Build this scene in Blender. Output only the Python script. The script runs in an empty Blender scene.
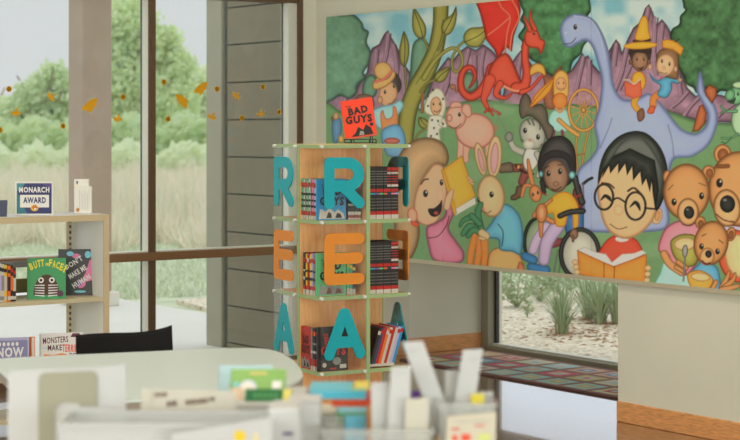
import bpy, math, random
import numpy as np
from mathutils import Vector, Matrix

random.seed(7); np.random.seed(7)
COL = bpy.context.scene.collection
PI = math.pi

# ------------------------------------------------------------------ camera frame
CX, CY, CZ = 9.345, -6.313, 1.5
FX, FY = -0.811, 0.585            # viewing direction on the floor plan
RX, RY = 0.585, 0.811             # to the right of it
FOC = 1750.0; HOR = 130.0
def sd(s, d, z=0.0):              # sideways / depth from the camera -> world
    return Vector((CX + d*FX + s*RX, CY + d*FY + s*RY, z))
def at(px, py, d):                # direction of a photo point, at depth d
    return sd((px-370)/FOC*d, d, CZ-(py-HOR)/FOC*d)
def ray(px):
    l = (px-370)/FOC
    return FX + RX*l, FY + RY*l
def on_y(px, py, Y):
    a, b = ray(px); d = (Y-CY)/b
    return Vector((CX+d*a, Y, CZ-(py-HOR)/FOC*d))
def on_x(px, py, X):
    a, b = ray(px); d = (X-CX)/a
    return Vector((X, CY+d*b, CZ-(py-HOR)/FOC*d))
VIEW = math.atan2(RY, RX)         # rotation whose local +x points right in view, +y away

# ------------------------------------------------------------------ colour / materials
def lin1(c):
    c /= 255.0
    return c/12.92 if c <= 0.04045 else ((c+0.055)/1.055)**2.4
K = 0.60
_m = {}
def M(r, g, b, rough=0.55, k=None, name='paint', spec=0.5, coat=0.0, bump=0.0, bscale=40, var=0.0, vscale=8, metal=0.0, stretch=None):
    key = (r, g, b, rough, k, spec, coat, bump, bscale, var, vscale, metal, stretch)
    if key in _m: return _m[key]
    kk = K if k is None else k
    c = [min(lin1(v)/kk, 0.9) for v in (r, g, b)]
    m = bpy.data.materials.new(name); m.use_nodes = True
    nt = m.node_tree; p = nt.nodes['Principled BSDF']
    p.inputs['Base Color'].default_value = (*c, 1)
    p.inputs['Roughness'].default_value = rough
    p.inputs['Specular IOR Level'].default_value = spec
    p.inputs['Metallic'].default_value = metal
    if coat: p.inputs['Coat Weight'].default_value = coat; p.inputs['Coat Roughness'].default_value = 0.08
    if bump or var:
        tc = nt.nodes.new('ShaderNodeTexCoord'); mp = nt.nodes.new('ShaderNodeMapping')
        nt.links.new(tc.outputs['Object'], mp.inputs[0])
        if stretch: mp.inputs['Scale'].default_value = stretch
        if var:
            n = nt.nodes.new('ShaderNodeTexNoise'); n.inputs['Scale'].default_value = vscale; n.inputs['Detail'].default_value = 5
            nt.links.new(mp.outputs[0], n.inputs['Vector'])
            r_ = nt.nodes.new('ShaderNodeValToRGB')
            r_.color_ramp.elements[0].position = 0.3; r_.color_ramp.elements[1].position = 0.7
            r_.color_ramp.elements[0].color = (*[v*(1-var) for v in c], 1)
            r_.color_ramp.elements[1].color = (*[min(v*(1+var), .95) for v in c], 1)
            nt.links.new(n.outputs['Fac'], r_.inputs[0]); nt.links.new(r_.outputs[0], p.inputs['Base Color'])
        if bump:
            n = nt.nodes.new('ShaderNodeTexNoise'); n.inputs['Scale'].default_value = bscale; n.inputs['Detail'].default_value = 4
            nt.links.new(mp.outputs[0], n.inputs['Vector'])
            b_ = nt.nodes.new('ShaderNodeBump'); b_.inputs['Strength'].default_value = bump; b_.inputs['Distance'].default_value = 0.01
            nt.links.new(n.outputs['Fac'], b_.inputs['Height']); nt.links.new(b_.outputs[0], p.inputs['Normal'])
    _m[key] = m
    return m

def glass_mat(name, tint=(1, 1, 1), refl=1.0, rough=0.0, haze=0.0, hazecol=(.8, .85, .85)):
    m = bpy.data.materials.new(name); m.use_nodes = True; nt = m.node_tree
    for n in list(nt.nodes): nt.nodes.remove(n)
    out = nt.nodes.new('ShaderNodeOutputMaterial')
    tr = nt.nodes.new('ShaderNodeBsdfTransparent'); tr.inputs[0].default_value = (*tint, 1)
    gl = nt.nodes.new('ShaderNodeBsdfGlossy'); gl.inputs['Roughness'].default_value = rough
    fr = nt.nodes.new('ShaderNodeFresnel'); fr.inputs[0].default_value = 1.45
    mu = nt.nodes.new('ShaderNodeMath'); mu.operation = 'MULTIPLY'; mu.inputs[1].default_value = refl
    ge = nt.nodes.new('ShaderNodeNewGeometry'); iv = nt.nodes.new('ShaderNodeMath'); iv.operation = 'SUBTRACT'; iv.inputs[0].default_value = 1
    nt.links.new(ge.outputs['Backfacing'], iv.inputs[1]); m0 = nt.nodes.new('ShaderNodeMath'); m0.operation = 'MULTIPLY'
    nt.links.new(fr.outputs[0], m0.inputs[0]); nt.links.new(iv.outputs[0], m0.inputs[1]); nt.links.new(m0.outputs[0], mu.inputs[0])
    mx = nt.nodes.new('ShaderNodeMixShader')
    nt.links.new(mu.outputs[0], mx.inputs[0]); nt.links.new(gl.outputs[0], mx.inputs[2])
    if haze:
        df = nt.nodes.new('ShaderNodeBsdfDiffuse'); df.inputs[0].default_value = (*hazecol, 1)
        m2 = nt.nodes.new('ShaderNodeMixShader'); m2.inputs[0].default_value = haze
        nt.links.new(tr.outputs[0], m2.inputs[1]); nt.links.new(df.outputs[0], m2.inputs[2])
        nt.links.new(m2.outputs[0], mx.inputs[1])
    else: nt.links.new(tr.outputs[0], mx.inputs[1])
    nt.links.new(mx.outputs[0], out.inputs[0])
    return m

def wood_mat(name, c0, c1, scale, rough, coat=0.0, ior=1.5, seams=None, coatrough=0.03):
    m = bpy.data.materials.new(name); m.use_nodes = True; nt = m.node_tree; p = nt.nodes['Principled BSDF']
    a = [lin1(v)/K for v in c0]; b = [lin1(v)/K for v in c1]
    tc = nt.nodes.new('ShaderNodeTexCoord'); mp = nt.nodes.new('ShaderNodeMapping'); mp.inputs['Scale'].default_value = scale
    nt.links.new(tc.outputs['Object'], mp.inputs[0])
    n = nt.nodes.new('ShaderNodeTexNoise'); n.inputs['Scale'].default_value = 6; n.inputs['Detail'].default_value = 7; n.inputs['Distortion'].default_value = .4
    nt.links.new(mp.outputs[0], n.inputs['Vector'])
    r = nt.nodes.new('ShaderNodeValToRGB'); r.color_ramp.elements[0].position = .3; r.color_ramp.elements[1].position = .7
    r.color_ramp.elements[0].color = (*a, 1); r.color_ramp.elements[1].color = (*b, 1)
    nt.links.new(n.outputs['Fac'], r.inputs[0])
    last = r.outputs[0]
    if seams:
        br = nt.nodes.new('ShaderNodeTexBrick'); br.inputs['Scale'].default_value = 1
        br.inputs['Brick Width'].default_value = seams[0]; br.inputs['Row Height'].default_value = seams[1]; br.inputs['Mortar Size'].default_value = .0025
        br.inputs['Color1'].default_value = (1, 1, 1, 1); br.inputs['Color2'].default_value = (.78, .78, .78, 1); br.inputs['Mortar'].default_value = (.35, .35, .35, 1)
        nt.links.new(tc.outputs['Object'], br.inputs['Vector'])
        mm = nt.nodes.new('ShaderNodeMix'); mm.data_type = 'RGBA'; mm.blend_type = 'MULTIPLY'; mm.inputs[0].default_value = 1
        nt.links.new(last, mm.inputs[6]); nt.links.new(br.outputs['Color'], mm.inputs[7]); last = mm.outputs[2]
    nt.links.new(last, p.inputs['Base Color'])
    p.inputs['Roughness'].default_value = rough; p.inputs['IOR'].default_value = ior
    if coat: p.inputs['Coat Weight'].default_value = coat; p.inputs['Coat Roughness'].default_value = coatrough; p.inputs['Coat IOR'].default_value = 1.7
    return m

# ------------------------------------------------------------------ mesh builder
class MB:
    def __init__(s): s.v = []; s.f = []; s.mi = []; s.m = []; s.sm = []
    def mid(s, m):
        if m not in s.m: s.m.append(m)
        return s.m.index(m)
    def add(s, vs, fs, m, T=None, smooth=False):
        o = len(s.v); i = s.mid(m)
        for v in vs:
            v = Vector(v); s.v.append(tuple(T @ v) if T is not None else tuple(v))
        for f in fs: s.f.append([o+k for k in f]); s.mi.append(i); s.sm.append(smooth)
        return s
    def box(s, lo, hi, m, T=None, bev=0.0):
        x0, y0, z0 = lo; x1, y1, z1 = hi
        if bev > 0:
            b = min(bev, (x1-x0)*.49, (y1-y0)*.49, (z1-z0)*.49)
            vs = []
            for z, k in ((z0, b), (z0+b, 0), (z1-b, 0), (z1, b)):
                for (x, y, sx, sy) in ((x0, y0, 1, 1), (x1, y0, -1, 1), (x1, y1, -1, -1), (x0, y1, 1, -1)):
                    e = k
                    vs += [(x+sx*(b+e*.6) if sx*sy > 0 else x+sx*e, y+sy*e if sx*sy > 0 else y+sy*(b+e*.6), z),
                           (x+sx*e if sx*sy > 0 else x+sx*(b+e*.6), y+sy*(b+e*.6) if sx*sy > 0 else y+sy*e, z)]
            # reorder each ring counter clockwise
            def order(r):
                cx = sum(p[0] for p in r)/8; cy = sum(p[1] for p in r)/8
                return sorted(r, key=lambda p: math.atan2((p[1]-cy)/(y1-y0), (p[0]-cx)/(x1-x0)))
            vs = sum([order(vs[i*8:i*8+8]) for i in range(4)], [])
            fs = [[7-i for i in range(8)], [24+i for i in range(8)]]
            for r in range(3):
                for i in range(8): j = (i+1) % 8; fs.append([r*8+i, r*8+j, r*8+8+j, r*8+8+i])
            return s.add(vs, fs, m, T)
        vs = [(x0,y0,z0),(x1,y0,z0),(x1,y1,z0),(x0,y1,z0),(x0,y0,z1),(x1,y0,z1),(x1,y1,z1),(x0,y1,z1)]
        return s.add(vs, [[3,2,1,0],[4,5,6,7],[0,1,5,4],[1,2,6,5],[2,3,7,6],[3,0,4,7]], m, T)
    def prism(s, poly, a, b, m, axis='z', T=None):      # poly counter-clockwise in plan, extruded a..b
        n = len(poly)
        def P(u, v, w): return {'z': (u, v, w), 'y': (u, w, v), 'x': (w, u, v)}[axis]
        vs = [P(u, v, a) for u, v in poly]+[P(u, v, b) for u, v in poly]
        fs = [list(range(n))[::-1], [n+i for i in range(n)]]+[[i, (i+1) % n, n+(i+1) % n, n+i] for i in range(n)]
        if axis == 'y': fs = [f[::-1] for f in fs]
        return s.add(vs, fs, m, T)
    def cyl(s, p, q, r, m, r2=None, n=12, T=None, smooth=True):
        p = Vector(p); q = Vector(q); r2 = r if r2 is None else r2; d = (q-p).normalized()
        a = d.orthogonal().normalized(); b = d.cross(a)
        vs = [p+(a*math.cos(2*PI*i/n)+b*math.sin(2*PI*i/n))*r for i in range(n)]+[q+(a*math.cos(2*PI*i/n)+b*math.sin(2*PI*i/n))*r2 for i in range(n)]
        s.add(vs, [[i, (i+1) % n, n+(i+1) % n, n+i] for i in range(n)], m, T, smooth)
        return s.add(vs, [list(range(n))[::-1], [n+i for i in range(n)]], m, T)
    def tube(s, pts, r, m, n=8, T=None):
        for a, b in zip(pts[:-1], pts[1:]): s.cyl(a, b, r, m, n=n, T=T)
        return s
    def quad(s, pts, m, T=None): return s.add(pts, [list(range(len(pts)))], m, T)
    def build(s, name, parent=None):
        me = bpy.data.meshes.new(name); me.from_pydata(s.v, [], s.f)
        for m in s.m: me.materials.append(m)
        me.polygons.foreach_set('material_index', s.mi); me.polygons.foreach_set('use_smooth', s.sm)
        me.update(); o = bpy.data.objects.new(name, me); COL.objects.link(o)
        if parent is not None: o.parent = parent
        return o

def tag(o, label, cat, group=None):
    o['label'] = label; o['category'] = cat
    if group: o['group'] = group
    return o
def struct(o): o['kind'] = 'structure'; return o
def thing(name, label, cat, loc=(0, 0, 0), rz=0, group=None):
    o = bpy.data.objects.new(name, None); COL.objects.link(o); o.location = loc; o.rotation_euler = (0, 0, rz)
    o.empty_display_size = .05
    return tag(o, label, cat, group)

_tc = {}
def text_geo(body, spread=0.0):           # flat letter shapes, centred, cap height about 1
    key = (body, spread)
    if key in _tc: return _tc[key]
    c = bpy.data.curves.new('t', 'FONT'); c.body = body; c.size = 1.4; c.align_x = 'CENTER'; c.offset = spread; c.resolution_u = 2; c.space_character = 1.05+spread*2
    o = bpy.data.objects.new('t', c); COL.objects.link(o)
    bpy.context.view_layer.update()
    dg = bpy.context.evaluated_depsgraph_get()
    me = bpy.data.meshes.new_from_object(o.evaluated_get(dg))
    vs = [tuple(v.co) for v in me.vertices]; fs = [list(p.vertices) for p in me.polygons]
    bpy.data.objects.remove(o); bpy.data.curves.remove(c); bpy.data.meshes.remove(me)
    xs = [v[0] for v in vs]; cx = (min(xs)+max(xs))/2
    _tc[key] = ([(x-cx, y) for x, y, _ in vs], fs, max(xs)-min(xs))
    return _tc[key]
def write(mb, body, x, z, h, m, y=-0.0012, w=None, rot=0.0, spread=0.03, T=None):
    """letters on a vertical face looking to -y, centred at x, feet at z"""
    vs, fs, W = text_geo(body, spread)
    sx = h if w is None else w/W
    c, s_ = math.cos(rot), math.sin(rot)
    out = [(x+(a*sx*c-b*h*s_), y, z+(a*sx*s_+b*h*c)) for a, b in vs]
    mb.add(out, fs, m, T)
def disc(mb, x, z, rx, rz, m, y=-0.001, n=20, T=None, rot=0):
    c, s_ = math.cos(rot), math.sin(rot)
    mb.add([(x+rx*math.cos(2*PI*i/n)*c-rz*math.sin(2*PI*i/n)*s_, y, z+rx*math.cos(2*PI*i/n)*s_+rz*math.sin(2*PI*i/n)*c) for i in range(n)], [list(range(n))], m, T)
def patch(mb, pts, m, y=-0.001, T=None): mb.add([(a, y, b) for a, b in pts], [list(range(len(pts)))], m, T)

# ------------------------------------------------------------------ camera, world, light
cam = bpy.data.cameras.new('camera'); co = bpy.data.objects.new('camera', cam); COL.objects.link(co)
co.location = (CX, CY, CZ); co.rotation_euler = (PI/2, 0, VIEW)
cam.sensor_width = 36; cam.lens = FOC/740*36; cam.shift_y = -(220-HOR)/740; cam.clip_end = 400
cam.dof.use_dof = True; cam.dof.focus_distance = 8.6; cam.dof.aperture_fstop = 4.5
bpy.context.scene.camera = co
vs_ = bpy.context.scene.view_settings
vs_.view_transform = 'Standard'; vs_.look = 'None'; vs_.gamma = 1; vs_.exposure = -0.06; vs_.use_curve_mapping = False

w = bpy.data.worlds.new('sky'); bpy.context.scene.world = w; w.use_nodes = True; nt = w.node_tree
bg = nt.nodes['Background']; geo = nt.nodes.new('ShaderNodeTexCoord')
dp = nt.nodes.new('ShaderNodeVectorMath'); dp.operation = 'DOT_PRODUCT'
sun_dir = Vector((-.66, .75, .14)).normalized(); dp.inputs[1].default_value = sun_dir
nt.links.new(geo.outputs['Generated'], dp.inputs[0])
rp = nt.nodes.new('ShaderNodeValToRGB'); cr = rp.color_ramp
cr.interpolation = 'EASE'
cr.elements[0].position = .955; cr.elements[0].color = (.75, .79, .81, 1)
cr.elements[1].position = .997; cr.elements[1].color = (1.2, 1.32, 1.48, 1)
nt.links.new(dp.outputs['Value'], rp.inputs[0]); sx_ = nt.nodes.new('ShaderNodeSeparateXYZ'); nt.links.new(geo.outputs['Generated'], sx_.inputs[0])
zr = nt.nodes.new('ShaderNodeMapRange'); zr.inputs['From Min'].default_value = .18; zr.inputs['From Max'].default_value = .75
zr.inputs['To Min'].default_value = 1.0; zr.inputs['To Max'].default_value = 2.0; zr.clamp = True     # overcast sky, brightest overhead
nt.links.new(sx_.outputs[2], zr.inputs['Value'])
nt.links.new(rp.outputs[0], bg.inputs[0]); nt.links.new(zr.outputs[0], bg.inputs[1])

def area(loc, rot, sx, sy, power, col=(1, 1, 1)):
    l = bpy.data.lights.new('ceiling_or_fill_lamp', 'AREA'); l.shape = 'RECTANGLE'; l.size = sx; l.size_y = sy; l.energy = power; l.color = col
    o = bpy.data.objects.new('ceiling_or_fill_lamp', l); COL.objects.link(o); o.location = loc; o.rotation_euler = rot; return o
for ly in (-1.9, -4.6, -7.3):
    for lx in (2.6, 5.6, 8.6):
        area((lx, ly, 2.96), (0, 0, 0), 1.2, .6, 15, (1, .88, .72))
area((15.9, -5.0, 1.4), (0, PI/2, 0), 2.4, 6.0, 300, (.88, .95, 1)); area((6.5, -8.9, 1.7), (-PI/2, 0, PI), 5.0, 1.8, 105, (.95, .98, 1))  # two fill lights added along unseen walls, not ceiling lamps

# ------------------------------------------------------------------ the room
wall_m = M(188, 188, 174, .8, bump=.05, bscale=120, name='cream wall paint', var=.03, vscale=2)
ceil_m = M(190, 190, 180, .9, name='ceiling tile')
base_m = wood_mat('oak baseboard', (168, 116, 70), (204, 148, 94), (3, 3, 30), .45)
floor_m = wood_mat('polished plank floor', (98, 76, 56), (136, 108, 84), (1.2, 14, 1), .22, coat=1.0, seams=(1.4, .12))
RXM, RYM, H = 16.0, -9.0, 3.0
MX0 = 2.778; AD = 1.46; AH = 0.80
def S(name, lo, hi, m, **k):
    b = MB(); b.box(lo, hi, m, **k); return struct(b.build(name))
S('floor', (-.0, RYM, -.1), (RXM, AD, 0), floor_m)
S('ceiling', (-.12, RYM-.12, H), (RXM+.12, .12, H+.1), ceil_m)
b = MB(); b.box((-.0, 0, AH), (RXM+.12, .12, H), wall_m); b.box((MX0, 0, 0), (RXM+.12, .12, AH), wall_m)
struct(b.build('wall_right'))
b = MB(); b.box((-.12, -.12, 0), (0, .0, H), wall_m); b.box((-.12, RYM, 2.37), (0, -.12, H), wall_m); b.box((-.12, 0, 0), (0, AD+.1, H), wall_m)
struct(b.build('wall_left'))
S('wall_back', (RXM, RYM, 0), (RXM+.12, 0, H), wall_m)
S('wall_front', (-.12, RYM-.12, 0), (RXM+.12, RYM, H), wall_m)
# the low alcove
b = MB(); b.box((MX0, .12, 0), (MX0+.12, AD+.1, AH), wall_m); struct(b.build('wall_alcove_side'))
b = MB(); b.box((0, .12, AH), (MX0+.12, AD+.1, AH+.1), wall_m); struct(b.build('ceiling_alcove'))
b = MB(); b.box((0, AD, .66), (MX0, AD+.1, AH), wall_m); struct(b.build('wall_alcove'))
b = MB(); b.box((MX0, -.014, 0), (RXM, 0, .105), base_m, bev=.004); struct(b.build('baseboard_right'))
b = MB(); b.box((0, -.1, 0), (.014, AD-.09, .105), base_m, bev=.004); struct(b.build('baseboard_alcove'))

frame_m = M(84, 64, 46, .4, name='bronze frame'); tran_m = M(112, 84, 58, .4, name='bronze transom'); alu_m = M(186, 186, 176, .45, name='grey aluminium'); dark_m = M(40, 36, 34, .5, name='dark gasket')
olive_m = M(128, 124, 108, .5, name='taupe aluminium')
pane_m = glass_mat('window glass', (.98, .985, .978), 1.0, 0, .05, (.75, .8, .78))
# alcove window
b = MB()
b.box((.0, AD-.09, .0), (.075, AD, .66), olive_m, bev=.004); b.box((MX0-.1, AD-.09, 0), (MX0, AD, .66), olive_m, bev=.004)
b.box((.075, AD-.09, 0), (MX0-.1, AD, .022), olive_m); b.box((.075, AD-.05, .022), (MX0-.1, AD, .034), alu_m); b.box((.10, AD-.09, .56), (MX0-.1, AD, .66), olive_m)
b.box((.075, AD-.03, .034), (.092, AD, .6), dark_m)
wa = struct(b.build('window_1'))
b = MB(); b.box((.092, AD-.022, .034), (MX0-.1, AD-.016, .60), pane_m); b.build('pane', wa)
# window wall
YS = [-.12, -1.20, -2.37, -3.54, -4.71, -5.88, -7.05, -8.22, RYM]
WH = 2.37
wl = bpy.data.objects.new('window_2', None); COL.objects.link(wl); struct(wl)
b = MB()
b.box((-.09, RYM, WH-.06), (0.0, -.12, WH), frame_m); b.box((-.09, RYM, 0), (0.0, -.12, .06), frame_m)
b.build('frame_head', wl)
b = MB()
b.box((-.005, RYM, .712), (.03, -.12, .762), tran_m, bev=.003); b.box((-.09, RYM, .718), (-.005, -.12, .768), alu_m)
b.build('transom', wl)
for i, y in enumerate(YS[:-1]):
    b = MB()
    if i == 0:
        b.box((-.10, y-.085, 0), (-.01, y-.0, WH), alu_m); b.box((-.01, y-.022, 0), (.012, y+.012, WH), frame_m)
        b.box((-.085, y-.093, 0), (-.075, y-.085, WH), dark_m)
    else:
        b.box((-.085, y-.024, 0), (.0, y+.024, WH), alu_m); b.box((.0, y-.025, 0), (.012, y+.025, WH), frame_m, bev=.003)
        b.box((-.084, y-.030, 0), (-.076, y-.024, WH), dark_m)
    b.build('jamb' if i == 0 else 'mullion', wl)
GX = -.05
for i in range(len(YS)-1):
    y1 = YS[i]-.03; y0 = YS[i+1]+.03
    for z0, z1 in ((.06, .712), (.762, WH-.06)):
        b = MB(); b.box((GX-.006, y0, z0), (GX, y1, z1), pane_m); b.build('pane', wl)

# ------------------------------------------------------------------ stickers on the glass
stick_m = M(205, 140, 30, .6, name='orange sticker', k=.36)
_nt = stick_m.node_tree; _tl = _nt.nodes.new('ShaderNodeBsdfTranslucent'); _tl.inputs[0].default_value = (.95, .50, .05, 1); _mx = _nt.nodes.new('ShaderNodeMixShader'); _mx.inputs[0].default_value = .55
_nt.links.new(_nt.nodes['Principled BSDF'].outputs[0], _mx.inputs[1]); _nt.links.new(_tl.outputs[0], _mx.inputs[2]); _nt.links.new(_mx.outputs[0], _nt.nodes['Material Output'].inputs[0])
def sticker(kind, px, py, size, rot, label):
    c = on_x(px, py, GX+.001); mb = MB(); size *= 1.3
    if kind == 'flower':
        mb.cyl((0, 0, 0), (.001, 0, 0), size*.45, stick_m, n=12, smooth=False)
        for k in range(6):
            a = k*PI/3+rot; mb.cyl((0, math.cos(a)*size*.55, math.sin(a)*size*.55), (.001, math.cos(a)*size*.55, math.sin(a)*size*.55), size*.36, stick_m, n=10, smooth=False)
    elif kind == 'big':     # large spread wing with a tail
        pts = [(-.75, -.45), (-.1, -.55), (.1, -.8), (.18, -.5), (.35, -.6), (.4, -.3), (.75, -.05), (.7, .1), (.95, .65), (.3, .55), (-.25, .2), (-.55, -.1)]
        cr_, sr = math.cos(rot), math.sin(rot)
        mb.prism([((u*cr_-v*sr)*size, (u*sr+v*cr_)*size) for u, v in pts], 0, .001, stick_m, axis='x')
    else:                   # two wings and a body
        pts = [(0, -.6), (.25, -.3), (.75, -.4), (.7, -.08), (1.0, .12), (.55, .18), (.25, .12), (.48, .95), (.02, .7), (-.12, .12), (-.5, .38), (-1, .32), (-.75, -.05), (-.6, -.38), (-.2, -.3)]
        cr_, sr = math.cos(rot), math.sin(rot)
        mb.prism([((u*cr_-v*sr)*size, (u*sr+v*cr_)*size) for u, v in pts], 0, .001, stick_m, axis='x')
    o = mb.build('flower_sticker' if kind == 'flower' else 'butterfly_sticker'); o.location = c
    tag(o, label, 'sticker', 'orange stickers on the window wall')
L = 'on the window, left of the first upright frame,'
sticker('flower', 9, 89, .016, 0, 'orange flower sticker high at the far left of the window')
sticker('flower', 0, 130, .016, 0, 'orange flower sticker cut by the left edge of the photo')
sticker('small', 16, 113, .027, .1, 'small orange butterfly sticker low at the far left of the window')
sticker('small', 51, 97, .027, -.7, 'small orange butterfly sticker left of the concrete column')
sticker('flower', 63, 126, .015, 0, 'orange flower sticker beside the left edge of the concrete column')
sticker('big', 89, 105, .050, 0, 'large orange butterfly sticker over the tan concrete column')
sticker('flower', 123, 97, .016, 0, 'orange flower sticker between concrete column and brown window frame')
sticker('small', 118, 119, .027, .1, 'small orange butterfly sticker between concrete column and brown window frame')
sticker('flower', 164, 82, .016, 0, 'upper orange flower sticker just right of the brown upright frame')
sticker('flower', 168, 119, .016, 0, 'lower orange flower sticker just right of the brown upright frame')
sticker('big', 182, 102, .048, 1.7, 'large orange butterfly sticker pointing down, over the trees')
sticker('big', 200, 88, .048, .0, 'large orange butterfly sticker pointing up beside the outdoor pilaster')
sticker('flower', 217, 89, .017, 0, 'orange flower sticker over the pale outdoor pilaster')
sticker('small', 212, 117, .028, -.2, 'small orange butterfly sticker over the pale outdoor pilaster')
sticker('small', 236, 96, .027, -.5, 'small orange butterfly sticker over the block wall, highest one')
sticker('flower', 242, 118, .016, 0, 'orange flower sticker over the left of the block wall, lowest one')
sticker('small', 261, 114, .025, .3, 'small orange butterfly sticker over the middle of the block wall')
sticker('flower', 263, 87, .016, 0, 'topmost orange flower sticker over the block wall')
sticker('flower', 279, 112, .015, 0, 'rightmost orange flower sticker, by the window jamb')

# ------------------------------------------------------------------ outdoors
lawn_m = M(168, 176, 150, .95, var=.22, vscale=3, bump=.3, bscale=30, name='lawn', k=.72)
slab_m = M(196, 195, 188, .8, var=.03, vscale=1.5, name='patio concrete', k=.80)
b = MB(); b.box((-260, -200, -.2), (-.12, 260, -.05), lawn_m); b.box((-.12, AD+.1, -.2), (200, 260, -.05), lawn_m); struct(b.build('ground'))
b = MB(); b.box((-12, -30, -.05), (-.12, 1.03, -.01), slab_m); struct(b.build('patio'))
# gravel bed
def gravel_mat():
    m = bpy.data.materials.new('pale gravel'); m.use_nodes = True; nt = m.node_tree; p = nt.nodes['Principled BSDF']
    v = nt.nodes.new('ShaderNodeTexVoronoi'); v.inputs['Scale'].default_value = 38
    tc = nt.nodes.new('ShaderNodeTexCoord'); nt.links.new(tc.outputs['Object'], v.inputs['Vector'])
    r = nt.nodes.new('ShaderNodeValToRGB'); e = r.color_ramp.elements
    sp = nt.nodes.new('ShaderNodeSeparateColor'); nt.links.new(v.outputs['Color'], sp.inputs[0])
    e[0].position = 0; e[0].color = (.28, .19, .11, 1); e[1].position = .12; e[1].color = (.55, .46, .33, 1)
    q = e.new(.5); q.color = (.72, .63, .48, 1); q = e.new(1); q.color = (.84, .77, .63, 1)
    nt.links.new(sp.outputs[0], r.inputs[0]); nt.links.new(r.outputs[0], p.inputs['Base Color']); p.inputs['Roughness'].default_value = .9
    bm = nt.nodes.new('ShaderNodeBump'); bm.inputs['Strength'].default_value = .35; bm.inputs['Distance'].default_value = .012; bm.invert = True
    nt.links.new(v.outputs['Distance'], bm.inputs['Height']); nt.links.new(bm.outputs[0], p.inputs['Normal'])
    return m
b = MB(); gm = gravel_mat()
b.prism([(-2.2, AD+.1), (3.8, AD+.1), (3.8, 3.6), (1.5, 4.6), (-1.0, 4.9), (-4.2, 5.0), (-4.6, 4.0), (-4.3, 1.4), (-2.2, 1.03)], -.05, -.012, gm)
o = b.build('gravel_bed'); tag(o, 'pale tan gravel bed outside the low window', 'gravel'); o['kind'] = 'stuff'

# column
colm = M(126, 110, 96, .85, var=.06, vscale=5, bump=.25, bscale=60, name='tan column concrete', k=.55)
basem = M(178, 174, 164, .85, name='column footing')
t = thing('concrete_column', 'square tan concrete column on the patio outside the left window', 'column', (-4.30, .56, -.01))
b = MB(); b.box((-.15, -.14, .12), (.13, .14, 3.12), colm, bev=.012); b.build('shaft', t)
b = MB(); b.box((-.20, -.19, 0), (.18, .19, .12), basem, bev=.01); b.build('footing', t)
# wing wall
blk = M(92, 86, 70, .9, var=.05, vscale=10, bump=.35, bscale=90, name='grey block', k=.5)  # block and pilaster tones darkened in place of shade from an unbuilt canopy
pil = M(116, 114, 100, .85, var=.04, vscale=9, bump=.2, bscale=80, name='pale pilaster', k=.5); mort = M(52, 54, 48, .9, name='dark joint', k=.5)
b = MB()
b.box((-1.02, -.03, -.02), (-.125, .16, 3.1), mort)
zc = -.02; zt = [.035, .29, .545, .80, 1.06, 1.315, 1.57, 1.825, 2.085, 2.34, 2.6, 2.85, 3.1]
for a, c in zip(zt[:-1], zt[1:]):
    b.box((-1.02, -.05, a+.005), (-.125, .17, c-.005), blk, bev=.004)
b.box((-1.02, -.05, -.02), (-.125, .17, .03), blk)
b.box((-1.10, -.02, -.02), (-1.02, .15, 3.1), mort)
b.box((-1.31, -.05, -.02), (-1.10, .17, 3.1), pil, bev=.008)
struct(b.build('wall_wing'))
b = MB(); b.box((-4.5, .40, 3.12), (-.12, .72, 3.32), basem); struct(b.build('beam'))

# trees
def leaf_cloud(mb, c, rad, n, size, m, flat=.8):
    for _ in range(n):
        u = Vector((random.gauss(0, 1), random.gauss(0, 1), random.gauss(0, 1))).normalized()*(random.random()**.55)*(1+abs(random.gauss(0, .14)))
        p = Vector(c)+Vector((u.x*rad[0], u.y*rad[1], u.z*rad[2]))
        a = Vector((random.gauss(0, 1), random.gauss(0, 1), random.gauss(0, 1))).normalized(); bb = a.orthogonal().normalized()
        s = size*random.uniform(.5, 1.15)
        mb.add([p-a*s, p+bb*s*.55, p+a*s, p-bb*s*.55], [[0, 1, 2, 3]], m)
lm = [M(158, 168, 144, .7, name='pale green leaves', k=.45), M(146, 157, 132, .7, name='green leaves', k=.45), M(166, 174, 156, .7, name='silvery green leaves', k=.50)]  # leaf colours paled to stand in for outdoor haze
barkm = M(110, 96, 84, .9, name='bark')
for _lmx in lm:
    _nt = _lmx.node_tree; _c = _nt.nodes['Principled BSDF'].inputs['Base Color'].default_value; _tl = _nt.nodes.new('ShaderNodeBsdfTranslucent'); _tl.inputs[0].default_value = (min(_c[0]*1.1, .9), min(_c[1]*1.1, .9), _c[2]*.9, 1); _mx = _nt.nodes.new('ShaderNodeMixShader'); _mx.inputs[0].default_value = .5
    _nt.links.new(_nt.nodes['Principled BSDF'].outputs[0], _mx.inputs[1]); _nt.links.new(_tl.outputs[0], _mx.inputs[2]); _nt.links.new(_mx.outputs[0], _nt.nodes['Material Output'].inputs[0])
def tree(px, d, topy, blobs, label, mi, n=900):
    base = at(px, 0, d); base.z = -.05
    t = thing('tree', label, 'tree', base, 0, 'trees beyond the meadow')
    b = MB(); b.cyl((0, 0, 0), (0, 0, 2.6), .16, barkm, .10)
    for k in range(4): b.cyl((0, 0, 1.2+.3*k), (math.cos(k*2)*1.2, math.sin(k*2)*1.2, 3+.3*k), .07, barkm, .03)
    b.build('trunk', t)
    b = MB()
    for (dx, py, rpx) in blobs:
        z = CZ-(py-HOR)/FOC*d; r = rpx/FOC*d
        c = Vector((RX*dx/FOC*d, RY*dx/FOC*d, z+.05))
        leaf_cloud(b, c, (r, r, r*.95), int(n*max(.4, (rpx/25)**2)), .16*d/60, lm[mi]); leaf_cloud(b, c, (r*1.05, r*1.05, r), int(n*.35*max(.4, (rpx/25)**2)), .14*d/60, lm[(mi+1) % 3])
    b.build('foliage', t)
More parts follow.
